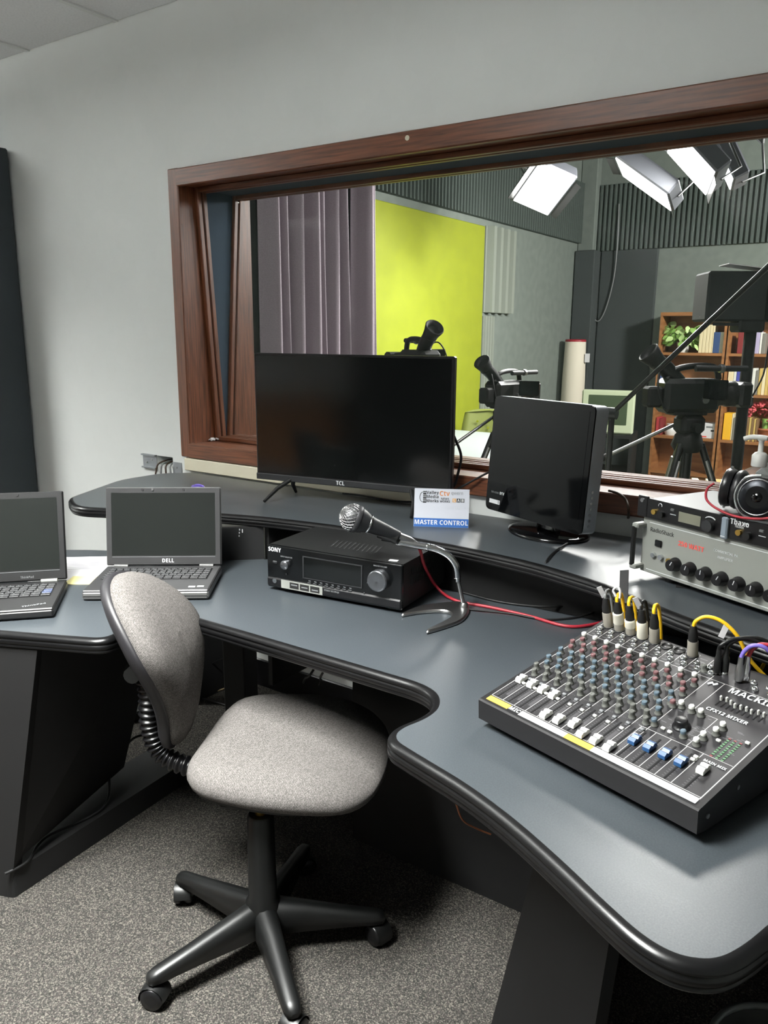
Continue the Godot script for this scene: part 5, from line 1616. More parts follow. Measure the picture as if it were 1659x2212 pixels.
# ---------------------------------------------------------------- cables
func build_cables() -> void:
	var f := 0.006
	var d := 0.749
	var s := 0.889
	var L := [
		["television_cable", "black television cable looping off the right side of the screen", [Vector3(-1.26, 1.16, 0.07), oz(984, 950, 0.06), oz(996, 985, 0.05), oz(990, 1020, 0.05), oz(980, 1050, 0.055), oz(955, 1062, 0.06)], 0.0045, "rubber"],
		["monitor_cable", "black cable running from the television to the monitor along the sill", [oz(975, 1064, 0.06), oz(1000, 1050, 0.05), oz(1060, 1018, 0.035), oz(1085, 1010, 0.05)], 0.0035, "rubber"],
		["shelf_cable", "thin black cable lying in front of the television chin", [oy(740, 1066, s), oy(780, 1070, s), oy(830, 1080, s), oy(880, 1084, s), oy(940, 1082, s)], 0.003, "rubber"],
		["shelf_cable", "thin black cable bundle behind the name card", [oy(800, 1062, s), oy(850, 1074, s), oy(900, 1078, s), oy(1020, 1078, s), oy(1060, 1090, s), oy(1105, 1112, s)], 0.003, "rubber"],
		["monitor_lead", "thin black lead from the monitor base hanging over the shelf edge", [oy(1235, 1168, s), oy(1200, 1190, s), oy(1180, 1212, s), oy(1182, 1226, s - 0.02), oy(1192, 1244, 0.83)], 0.0025, "rubber"],
		["power_lead", "brown power lead bending down behind the amplifier handle", [oz(1315, 1060, 0.05), oz(1335, 1066, 0.06), oz(1352, 1080, 0.07), oz(1358, 1105, 0.08), oy(1355, 1130, s)], 0.004, "brown_cable"],
		["desk_cable", "black cable lying under the shelf behind the red cable", [oy(1000, 1280, d), oy(1080, 1300, d), oy(1170, 1310, d), oy(1250, 1305, d), oy(1330, 1290, d)], 0.003, "rubber"],
		["desk_cable", "thin black cable beneath the red cable by the console", [oy(1010, 1316, d), oy(1100, 1325, d), oy(1180, 1338, d), oy(1260, 1330, d), oy(1310, 1310, d)], 0.0025, "rubber"],
		["desk_cable", "thick black cable curving behind the jack plugs", [oy(1555, 1420, 0.84), oy(1580, 1385, 0.85), oy(1620, 1368, 0.85), oy(1680, 1362, 0.84)], 0.005, "rubber"],
		["desk_cable", "grey cable arching behind the jack plugs", [oy(1560, 1424, 0.83), oy(1590, 1395, 0.84), oy(1640, 1378, 0.84), oy(1700, 1376, 0.82)], 0.004, "grey_cable"],
		["desk_cable", "yellow cable coming forward at the right of the jack plugs", [oy(1668, 1400, 0.83), oy(1652, 1430, 0.81), oy(1640, 1462, 0.79), oy(1660, 1480, 0.78)], 0.0038, "yellow_cable"],
		["floor_cable", "black cable sagging under the left desk wing", [Vector3(-1.72, 0.70, 1.10), oy(240, 1432, 0.45), oy(285, 1450, 0.40), oy(330, 1455, 0.42), oy(420, 1430, 0.45)], 0.0045, "rubber"],
		["floor_cable", "second black cable hanging under the left desk wing", [Vector3(-1.70, 0.70, 1.05), oy(230, 1425, 0.42), oy(262, 1440, 0.38), oy(330, 1462, 0.36)], 0.004, "rubber"],
		["floor_cable", "green cable lying on the carpet under the desk", [oy(205, 1485, f), oy(240, 1490, f), oy(262, 1502, f), oy(278, 1522, f)], 0.005, "green_cable"],
		["floor_cable", "pale grey cable lying by the green cable", [oy(200, 1480, f), oy(230, 1484, f), oy(262, 1478, f), oy(300, 1470, f)], 0.004, "grey_cable"],
		["floor_cable", "black cable crossing the green cable on the carpet", [oy(205, 1508, f), oy(235, 1505, f), oy(265, 1488, f), oy(300, 1474, f)], 0.004, "rubber"],
		["floor_cable", "black cable stretched toward the desk post", [oy(430, 1445, 0.10), oy(460, 1432, 0.14), oy(500, 1415, 0.2), oy(540, 1405, 0.25)], 0.003, "rubber"],
		["floor_cable", "black cable pair flat on the carpet beside the desk post", [oy(425, 1460, f), oy(470, 1458, f), oy(500, 1462, f), oy(545, 1450, 0.05), oy(610, 1425, 0.10)], 0.004, "rubber"],
		["floor_cable", "tan cable lying on the carpet beside the desk post", [oy(395, 1520, f), oy(440, 1502, f), oy(490, 1486, f)], 0.0035, "tan_cable"],
		["floor_cable", "black cable under the tan cable", [oy(405, 1500, f), oy(450, 1512, f), oy(490, 1524, f)], 0.004, "rubber"],
		["floor_cable", "black cable running along the floor rail of the desk", [Vector3(-1.93, 0.20, 0.80), oy(282, 1600, 0.20), oy(240, 1660, 0.12), Vector3(-1.86, 0.083, 1.02), Vector3(-1.87, 0.082, 1.2), oy(60, 1860, 0.082), oy(10, 1888, 0.084)], 0.004, "rubber"],
		["hanging_wire", "thin red brown wire hanging under the right desk wing", [oy(978, 1712, 0.70), oy(985, 1735, 0.65), oy(1000, 1772, 0.55), oy(1030, 1790, 0.5), oy(1060, 1802, 0.48)], 0.0018, "terracotta"],
		["back_cable", "black cable leaving the underside of the desk near the modesty panel", [Vector3(-1.22, 0.70, 0.70), oy(675, 1450, 0.62), oy(660, 1465, 0.58), oy(655, 1475, 0.5)], 0.003, "rubber"],
		["back_cable", "black cable beside the one near the modesty panel", [Vector3(-1.17, 0.70, 0.70), oy(698, 1452, 0.62), oy(694, 1470, 0.56), oy(690, 1480, 0.5)], 0.003, "rubber"],
	]
	for c in L:
		single(c[0], c[1], "cable", MB.new().tube(spline(c[2], 7), c[3], 7), c[4])
	# power brick on the carpet
	var t := thing("power_brick", "black power brick on the carpet behind the chair spine", "power adapter", oy(280, 1555, 0.0), 60.0)
	part(t, "case", MB.new().rbox(Vector3(0, 0.02, 0), Vector3(0.13, 0.038, 0.055), 0.006), "black_plastic")
	part(t, "white_plug", MB.new().rbox(Vector3(-0.02, 0.05, 0.0), Vector3(0.02, 0.024, 0.016), 0.003), "white_plastic")
	# dark folded corner of tape under the amplifier and the black tape strip by the plugs
	single("gaffer_tape", "black gaffer tape strip sticking up behind the microphone plugs", "tape", MB.new().box(Vector3(0, 0.03, 0), Vector3(0.020, 0.075, 0.0015), Basis.from_euler(Vector3(-0.5, -0.2, 0.3))), "black_matte", oy(1352, 1290, 0.885) + Vector3(0.0, 0.0, 0.02))
	single("gaffer_tape", "small black tape corner on the shelf in front of the amplifier", "tape", MB.new().box(Vector3(0, 0.0015, 0), Vector3(0.03, 0.001, 0.022)), "black_matte", oy(1475, 1268, 0.885), 15.0)

# ---------------------------------------------------------------- studio beyond the glass
func drape(z0: float, z1: float, x: float, y0: float, y1: float, folds: int, amp: float, sd: int) -> MB:
	var r := RandomNumberGenerator.new()
	r.seed = sd
	var n := folds * 10
	var ph := []
	for k in folds + 1: ph.append(r.randf_range(0.55, 1.35))
	var rings := []
	for lv in 9:
		var y := lerpf(y0, y1, lv / 8.0)
		var spread := lerpf(1.12, 0.92, lv / 8.0)
		var front := []
		var back := []
		for k in n + 1:
			var u := float(k) / n
			var f := u * folds
			var i := int(f)
			var a: float = lerpf(ph[mini(i, folds)], ph[mini(i + 1, folds)], f - i)
			var off := amp * a * (0.5 - 0.5 * cos(TAU * f)) * spread + 0.008 * sin(TAU * f * 2.3 + lv * 0.3)
			var z := lerpf(z0, z1, u) + 0.012 * sin(f * 3.1 + lv * 0.4)
			front.append(Vector3(x + off, y, z))
			back.push_front(Vector3(x + off - 0.006, y, z))
		front.append_array(back)
		rings.append(front)
	return MB.new().loft(rings, true, false, false, 0)

func build_curtain() -> void:
	var x := -3.22
	var zs := func(px: float) -> float: return ox(px, 600, x).z
	single("backdrop_curtain", "black drape hanging along the side wall behind the mauve curtains", "curtain", drape(-0.42, -2.36, -3.31, 0.03, 2.50, 14, 0.05, 3), "black_cloth")
	var q := [[560, 626, 3, "mauve grey studio curtain width at the left end of its rail"], [640, 722, 4, "mauve grey studio curtain width in the middle of its rail"], [757, 793, 2, "mauve grey studio curtain width next to the chroma panel"]]
	for k in 3:
		var b := drape(zs.call(q[k][0]), zs.call(q[k][1]), x, 0.05, 2.50, q[k][2], 0.13, 20 + k)
		single("studio_curtain", q[k][3], "curtain", b, "curtain_cloth")
	var t := thing("curtain_rail", "black curtain rail under the studio ceiling", "rail", Vector3(-3.22, 2.53, 0))
	part(t, "rail", MB.new().rbox(Vector3(0, 0, -1.4), Vector3(0.04, 0.04, 2.0), 0.006), "black_matte")
	for z in [-0.6, -2.2]:
		part(t, "hanger", MB.new().cyl(Vector3(0, 0.0, z), Vector3(0, 0.87, z), 0.008, 8), "black_matte")

func light_panel(label: String, c: Vector3, n: Vector3, along: Vector3, w: float, h: float, energy: float) -> void:
	n = n.normalized()
	var u := (along - n * along.dot(n)).normalized()
	var v := u.cross(n)
	var b := Basis(u, v, -n)     # face looks along local -z
	var t := thing("studio_light", label, "studio light", c)
	t.basis = b
	part(t, "housing", MB.new().rbox(Vector3(0, 0, 0.055), Vector3(w + 0.03, h + 0.03, 0.10), 0.01), "light_case")
	part(t, "light_face", MB.new().box(Vector3(0, 0, 0.002), Vector3(w, h, 0.006)), "panel_light")
	for s in [-1, 1]:
		part(t, "barn_door", MB.new().box(Vector3(s * (w / 2 + 0.035), 0, -0.015), Vector3(0.05, h * 0.9, 0.003), Basis(Vector3.UP, s * 0.5)), "black_plastic")
		part(t, "yoke", MB.new().tube([Vector3(s * (w / 2 + 0.02), 0, 0.06), Vector3(s * (w / 2 + 0.02), 0.05, 0.20), Vector3(0, 0.06, 0.26)], 0.008, 8), "dull_chrome")
	var inv := b.inverse()
	var top := Vector3(0, 0.06, 0.26)
	var upl := inv * Vector3.UP
	var world_top := c + b * top
	part(t, "hanging_rod", MB.new().cyl(top, top + upl * (3.36 - world_top.y), 0.012, 8), "mid_grey")
	var l := AreaLight3D.new()
	l.name = "studio_lamp"
	l.area_size = Vector2(w, h)
	l.light_energy = energy
	l.light_color = Color(1.0, 1.0, 0.98)
	l.shadow_enabled = true
	l.area_range = 14.0
	t.add_child(l)
	l.position = Vector3(0, 0, -0.006)

func build_studio_lights() -> void:
	light_panel("white glowing studio light panel tilted to the window beside the chroma panel", Vector3(-2.33, 2.41, -3.0), Vector3(0.27, -0.68, 0.54), Vector3(0.176, -0.088, -0.2), 0.27, 0.33, 4.5)
	light_panel("studio light panel seen edge on in the middle of the studio", Vector3(-1.66, 2.38, -3.0), Vector3(-0.55, -0.75, 0.22), Vector3(0.77, -0.64, 0.0), 0.40, 0.30, 3.0)
	light_panel("studio light panel cut off by the window head", oz(1490, 350, -2.6), Vector3(-0.62, -0.60, 0.40), Vector3(0.6, -0.8, 0.0), 0.34, 0.28, 3.0)
	light_panel("studio light panel at the far right of the lighting row", oz(1558, 352, -3.35), Vector3(-0.86, -0.46, 0.26), Vector3(0.4, -0.9, 0.0), 0.30, 0.24, 2.5)
	light_panel("studio light panel hanging close behind the window head", Vector3(-0.75, 2.50, -1.2), Vector3(0.18, -0.62, 0.77), Vector3.RIGHT, 0.42, 0.36, 2.2)
	light_panel("studio light panel over the armchair", Vector3(0.9, 2.75, -3.8), Vector3(-0.62, -0.5, -0.55), Vector3.RIGHT, 0.4, 0.5, 21.0)

func book(label: String, at: Vector3, w: float, h: float, d: float, m: String, lean := 0.0, grp := "") -> void:
	var b := MB.new()
	var t := single("book", label, "book", b.rbox(Vector3(0, h / 2, -d / 2), Vector3(w, h, d), 0.003), m, at, 0.0, grp)
	t.rotation.z = lean

func build_bookcases() -> void:
	var zf := -6.0
	var cases := [[-2.335, -1.70, "brown wood bookcase with the leafy plant on its top shelf"], [-1.685, -0.80, "brown wood bookcase with pink flowers on its third shelf"]]
	var ys := [0.10, 0.465, 0.915, 1.300]
	for c in cases:
		var w: float = c[1] - c[0]
		var t := thing("bookcase", c[2], "bookcase", Vector3((c[0] + c[1]) / 2, 0, zf))
		for s in [-1, 1]:
			part(t, "side", MB.new().bb(Vector3(s * w / 2, 0, -0.30), Vector3(s * (w / 2 - 0.022), 1.68, 0)), "case_wood")
		part(t, "top", MB.new().bb(Vector3(-w / 2, 1.655, -0.30), Vector3(w / 2, 1.69, 0.005)), "case_wood")
		part(t, "back", MB.new().bb(Vector3(-w / 2, 0.02, -0.30), Vector3(w / 2, 1.67, -0.29)), "case_wood")
		for y in ys:
			part(t, "shelf", MB.new().bb(Vector3(-w / 2 + 0.02, y - 0.026, -0.295), Vector3(w / 2 - 0.02, y, -0.003)), "case_wood")
		part(t, "kick", MB.new().bb(Vector3(-w / 2 + 0.02, 0, -0.05), Vector3(w / 2 - 0.02, 0.075, -0.03)), "case_wood")
	var cols := {"cream": rgb(220, 206, 168), "navy": rgb(52, 76, 120), "white": rgb(214, 214, 206), "maroon": rgb(128, 44, 46), "pink": rgb(206, 104, 140), "royal": rgb(70, 74, 160), "gold": rgb(232, 178, 40), "tan": rgb(196, 168, 96), "grey": rgb(120, 118, 110), "brown": rgb(122, 94, 62), "red": rgb(168, 54, 60), "lilac": rgb(170, 160, 190)}
	for k in cols: mat("book_" + k, cols[k], 0.6)
	var rows := [
		# start px, y shelf, list of [colour, width m, height m]
		[-1.955, 1.300, [["cream", 0.032, 0.27], ["cream", 0.032, 0.27], ["cream", 0.030, 0.27], ["cream", 0.028, 0.27], ["cream", 0.012, 0.265], ["navy", 0.06, 0.20], ["white", 0.05, 0.20]], "upper shelf beside the leafy plant"],
		[-1.60, 1.300, [["maroon", 0.05, 0.20], ["red", 0.045, 0.20], ["white", 0.03, 0.21], ["brown", 0.03, 0.19], ["lilac", 0.04, 0.21], ["white", 0.02, 0.2], ["grey", 0.035, 0.19]], "upper shelf of the flower bookcase"],
		[-1.655, 0.915, [["cream", 0.05, 0.24], ["white", 0.025, 0.25], ["royal", 0.035, 0.22], ["royal", 0.025, 0.23], ["pink", 0.05, 0.23], ["lilac", 0.03, 0.23], ["white", 0.03, 0.25], ["grey", 0.03, 0.23], ["tan", 0.03, 0.25], ["cream", 0.03, 0.25], ["tan", 0.028, 0.26], ["tan", 0.03, 0.24], ["cream", 0.02, 0.27], ["gold", 0.06, 0.25], ["brown", 0.04, 0.22]], "second shelf of the flower bookcase"],
		[-1.655, 0.465, [["gold", 0.075, 0.26], ["cream", 0.012, 0.26], ["grey", 0.022, 0.22], ["grey", 0.022, 0.215], ["tan", 0.018, 0.21], ["grey", 0.022, 0.22], ["brown", 0.02, 0.22], ["grey", 0.02, 0.22], ["brown", 0.022, 0.23], ["tan", 0.02, 0.23], ["brown", 0.022, 0.23], ["tan", 0.018, 0.22], ["brown", 0.02, 0.22]], "third shelf of the flower bookcase"],
		[-2.305, 0.915, [["navy", 0.03, 0.2], ["red", 0.03, 0.2], ["maroon", 0.028, 0.21], ["navy", 0.03, 0.19], ["grey", 0.03, 0.2]], "second shelf of the plant bookcase"],
		[-2.305, 0.465, [["red", 0.03, 0.18], ["maroon", 0.03, 0.17]], "third shelf of the plant bookcase"],
	]
	for r in rows:
		var x: float = r[0]
		var seen := {}
		for b in r[2]:
			seen[b[0]] = seen.get(b[0], 0) + 1
		for b in r[2]:
			var word: String = {"navy": "navy blue", "royal": "royal blue"}.get(b[0], b[0])
			book("%s book on the %s" % [word, r[3]], Vector3(x + b[1] / 2, r[1], zf - 0.03), b[1] - 0.002, b[2], 0.16, "book_" + b[0], 0.0, ("%s books on the %s" % [word, r[3]]) if seen[b[0]] > 1 else "")
			x += b[1]
	# leafy plant on the top shelf
	var pc := oz(1466, 745, zf + 0.05)
	var t := thing("potted_plant", "bushy pale green pothos in a white pot on the upper shelf", "plant", Vector3(pc.x, 1.300, zf - 0.13))
	part(t, "pot", MB.new().lathe([Vector2(0.05, 0), Vector2(0.065, 0.10), Vector2(0.068, 0.105), Vector2(0.06, 0.105), Vector2(0.055, 0.095), Vector2(0.001, 0.095)], 18), "white_plastic")
	var r2 := RandomNumberGenerator.new()
	r2.seed = 31
	var leaf := MB.new()
	for s in [[0.0, 0.25, 0.6], [0.25, 0.6, 1.0], [0.6, 1.0, 0.0]]:
		pass
	var ol := [[0.0, 0.004], [0.2, 0.55], [0.45, 0.75], [0.75, 0.45], [1.0, 0.02]]
	leaf.soft(0)
	for k in 4:
		var a := Vector3(ol[k][1] * 0.5, -0.05 + 0.10 * ol[k][1], ol[k][0])
		var b2 := Vector3(ol[k + 1][1] * 0.5, -0.05 + 0.10 * ol[k + 1][1] - 0.12 * pow(ol[k + 1][0], 2), ol[k + 1][0])
		a.y -= 0.12 * pow(ol[k][0], 2)
		var c0 := Vector3(0, -0.05 - 0.12 * pow(ol[k][0], 2), ol[k][0])
		var c1 := Vector3(0, -0.05 - 0.12 * pow(ol[k + 1][0], 2), ol[k + 1][0])
		leaf.quad(c0, c1, b2, a)
		leaf.quad(Vector3(-a.x, a.y, a.z), Vector3(-b2.x, b2.y, b2.z), c1, c0)
	var lm := leaf.done()
	for k in 120:
		var a := r2.randf() * TAU
		var e := r2.randf_range(-0.25, 1.25)
		var rad := r2.randf_range(0.06, 0.19)
		var p := Vector3(cos(a) * rad * 1.05, 0.13 + sin(e) * rad * 0.85 + r2.randf_range(-0.03, 0.03), sin(a) * rad * 0.62 + 0.02)
		p.y = clampf(p.y, 0.04, 0.325)
		p.z = clampf(p.z, -0.12, 0.16)
		var o := part(t, "leaf", lm, "leaf_pale" if r2.randf() < 0.4 else "leaf")
		var sc := r2.randf_range(0.065, 0.095)
		var ny := Vector3(cos(a) * 0.5 + r2.randf_range(-0.4, 0.4), 0.55 + r2.randf_range(-0.3, 0.3), 0.6 + r2.randf_range(-0.3, 0.4)).normalized()
		var nz := Vector3(cos(a), r2.randf_range(-0.8, 0.3), sin(a) * 0.5)
		nz = (nz - ny * nz.dot(ny)).normalized()
		o.transform = Transform3D(Basis(ny.cross(nz), ny, nz).scaled(Vector3(sc, sc, sc)), p)
		if k % 3 == 0:
			part(t, "stem", MB.new().tube([Vector3(0, 0.10, 0), Vector3(p.x * 0.5, 0.12 + p.y * 0.25, p.z * 0.5), p], 0.0025, 4), "leaf")
	# flowers in a terracotta pot
	var fc := oz(1650, 900, zf)
	t = thing("flower_pot", "pink artificial flowers in a terracotta pot on the third shelf", "flowers", Vector3(fc.x, 0.465, zf - 0.12))
	part(t, "pot", MB.new().lathe([Vector2(0.045, 0), Vector2(0.065, 0.11), Vector2(0.072, 0.112), Vector2(0.072, 0.13), Vector2(0.06, 0.13), Vector2(0.058, 0.12), Vector2(0.001, 0.12)], 18), "terracotta")
	var pet := MB.new()
	for j in 5:
		var a := TAU * j / 5
		pet.ball(Vector3(cos(a) * 0.018, 0.004 * (j % 2), sin(a) * 0.018), Vector3(0.015, 0.008, 0.015), 6)
	var pm := pet.done()
	for k in 64:
		var a := r2.randf() * TAU
		var e := r2.randf_range(-0.5, 1.4)
		var p := Vector3(cos(a) * cos(e) * 0.16, 0.24 + sin(e) * 0.14, sin(a) * cos(e) * 0.10)
		var o := part(t, "blossom", pm, "flower_pink")
		o.transform = Transform3D(Basis.from_euler(Vector3(r2.randf() * 3, r2.randf() * 3, 0)), p)
	part(t, "stems", MB.new().cone(Vector3(0, 0.11, 0), Vector3(0, 0.22, 0), 0.022, 0.035, 8), "leaf")
	# white boxes low in the plant bookcase
	t = thing("white_box", "white carton with a red printed line on the third shelf", "box", Vector3(oz(1526, 930, zf).x, 0.465, zf - 0.10))
	part(t, "carton", MB.new().rbox(Vector3(0, 0.075, 0), Vector3(0.145, 0.15, 0.15), 0.004), "paper")
	part(t, "red_print", MB.new().box(Vector3(-0.03, 0.018, 0.076), Vector3(0.06, 0.012, 0.001)), "red_print")
	part(t, "grey_print", MB.new().box(Vector3(0.02, 0.115, 0.076), Vector3(0.06, 0.016, 0.001)), "grey_print")
	part(t, "black_mark", MB.new().box(Vector3(0.05, 0.08, 0.076), Vector3(0.03, 0.016, 0.001)), "black_matte")
	t = thing("white_jug", "white jug behind the tripod on the third shelf", "jug", Vector3(oz(1442, 930, zf).x, 0.465, zf - 0.12))
	part(t, "body", MB.new().lathe([Vector2(0.05, 0), Vector2(0.062, 0.03), Vector2(0.06, 0.07), Vector2(0.04, 0.10), Vector2(0.044, 0.115)], 18), "white_plastic")
	part(t, "handle", MB.new().tube(spline([Vector3(0.05, 0.09, 0), Vector3(0.085, 0.08, 0), Vector3(0.085, 0.045, 0), Vector3(0.058, 0.03, 0)], 4), 0.006, 6), "white_plastic")
	# small trinkets along the second shelf
	for k in 8:
		var x := -2.02 + 0.038 * k
		single("shelf_trinket", "tiny pale ornament in the row on the second shelf", "ornament", MB.new().lathe([Vector2(0.014, 0), Vector2(0.018, 0.02), Vector2(0.010, 0.036), Vector2(0.013, 0.046), Vector2(0.002, 0.052)], 10), ["ivory", "dull_chrome", "mid_grey"][k % 3], Vector3(x, 0.915, zf - 0.04), 0.0, "tiny ornaments on the second shelf")

# video camera on a tripod. base at the floor, camera height hc, facing turn
func video_camera(label: String, tlabel: String, at: Vector3, turn: float, hc: float, foot_r: float, sc := 1.0, leg_turn := 0.4) -> void:
	var t := thing("tripod", tlabel, "tripod", at, turn)
	var hub := hc - 0.22
	part(t, "centre_column", MB.new().cyl(Vector3(0, hub - 0.25, 0), Vector3(0, hub + 0.02, 0), 0.026, 12), "black_satin")
	part(t, "crown", MB.new().lathe([Vector2(0.055, hub - 0.05), Vector2(0.075, hub - 0.02), Vector2(0.06, hub + 0.03), Vector2(0.04, hub + 0.05)], 16), "black_matte")
	for k in 3:
		var a := leg_turn + TAU * k / 3
		var d := Vector3(cos(a), 0, sin(a))
		var f := d * foot_r
		var s := d * 0.06 + Vector3(0, hub - 0.01, 0)
		var mid := s.lerp(f, 0.5)
		var lg := part(t, "leg", MB.new().cyl(s, mid, 0.017, 10), "black_satin")
		var sd := d.cross(Vector3.UP) * 0.018
		for q in [-1, 1]:
			part(lg, "leg_tube", MB.new().cyl(mid + sd * q - (f - s) * 0.42, f + sd * q * 0.6 - (f - s) * 0.12, 0.009, 8), "dull_chrome")
		part(lg, "lower_leg", MB.new().cyl(mid, f + Vector3(0, 0.015, 0), 0.012, 10), "black_plastic")
		part(lg, "leg_clamp", MB.new().rbox(mid, Vector3(0.05, 0.045, 0.05), 0.008, Basis(Vector3.UP, -a)), "black_matte")
		part(lg, "foot_pad", MB.new().cyl(f, f + Vector3(0, 0.02, 0), 0.022, 10), "rubber")
		part(t, "spreader", MB.new().cyl(Vector3(0, hub - 0.42, 0), s.lerp(f, 0.45), 0.008, 8), "black_matte")
	part(t, "fluid_head", MB.new().rbox(Vector3(0, hub + 0.08, 0), Vector3(0.11, 0.09, 0.12), 0.02), "black_matte")
	part(t, "pan_bar", MB.new().cyl(Vector3(-0.05, hub + 0.08, 0.03), Vector3(-0.12, hub - 0.12, 0.42), 0.009, 8), "dull_chrome")
	part(t, "pan_grip", MB.new().cyl(Vector3(-0.105, hub - 0.08, 0.34), Vector3(-0.122, hub - 0.125, 0.43), 0.016, 10), "rubber")
	part(t, "head_knob", MB.new().cyl(Vector3(0.055, hub + 0.07, 0), Vector3(0.095, hub + 0.07, 0), 0.022, 10), "black_plastic")
	# the camera, looking along -z
	var c := thing("video_camera", label, "video camera", at + Vector3(0, hub + 0.125, 0), turn)
	c.scale = Vector3(sc, sc, sc)
	part(c, "body", MB.new().rbox(Vector3(0, 0.085, 0.02), Vector3(0.12, 0.15, 0.26), 0.02), "black_plastic")
	part(c, "shoulder_base", MB.new().rbox(Vector3(0, 0.012, 0.02), Vector3(0.09, 0.025, 0.16), 0.005), "dark_grey")
	part(c, "lens", MB.new().lathe([Vector2(0.052, 0), Vector2(0.055, 0.02), Vector2(0.050, 0.05), Vector2(0.056, 0.06), Vector2(0.056, 0.10)], 20, Transform3D(Basis(Vector3.RIGHT, -PI / 2), Vector3(0, 0.09, -0.10))), "black_satin")
	part(c, "lens_hood", MB.new().rbox(Vector3(0, 0.09, -0.225), Vector3(0.135, 0.11, 0.06), 0.012), "black_plastic")
	part(c, "handle", MB.new().tube(spline([Vector3(0, 0.155, 0.12), Vector3(0, 0.20, 0.08), Vector3(0, 0.215, -0.02), Vector3(0, 0.205, -0.10), Vector3(0, 0.155, -0.12)], 5), 0.014, 10), "black_plastic")
	part(c, "microphone", MB.new().cyl(Vector3(0.05, 0.205, 0.02), Vector3(0.05, 0.205, -0.22), 0.013, 12), "dark_grey")
	part(c, "microphone_ring", MB.new().lathe([Vector2(0.018, 0), Vector2(0.020, 0.01), Vector2(0.018, 0.02)], 14, Transform3D(Basis(Vector3.RIGHT, -PI / 2), Vector3(0.05, 0.205, -0.09))), "dull_chrome")
	part(c, "viewfinder", MB.new().tube([Vector3(-0.01, 0.14, 0.06), Vector3(-0.02, 0.20, 0.12), Vector3(-0.025, 0.235, 0.17)], func(u): return lerpf(0.034, 0.038, u), 14), "black_plastic")
	part(c, "eyecup", MB.new().lathe([Vector2(0.036, 0), Vector2(0.040, 0.03), Vector2(0.050, 0.07), Vector2(0.046, 0.075), Vector2(0.030, 0.05)], 18, Transform3D(Basis(Vector3.RIGHT, deg_to_rad(48)), Vector3(-0.025, 0.225, 0.155))), "rubber")
	part(c, "side_screen", MB.new().rbox(Vector3(0.14, 0.12, -0.03), Vector3(0.12, 0.085, 0.014), 0.004, Basis(Vector3.UP, 0.35)), "black_gloss")
	part(c, "battery", MB.new().rbox(Vector3(0, 0.08, 0.185), Vector3(0.07, 0.09, 0.07), 0.01), "black_matte")
	part(c, "focus_dial", MB.new().cyl(Vector3(0.06, 0.07, -0.03), Vector3(0.072, 0.07, -0.03), 0.016, 12), "dull_chrome")
	part(c, "lead", MB.new().tube(spline([Vector3(-0.03, 0.17, 0.12), Vector3(0.02, 0.20, 0.17), Vector3(0.06, 0.12, 0.19), Vector3(0.05, 0.03, 0.15)], 5), 0.004, 6), "rubber")

func ground(px: float, dist: float) -> Vector3:
	var p := od(px, 900, dist)
	return Vector3(p.x, 0, p.z)

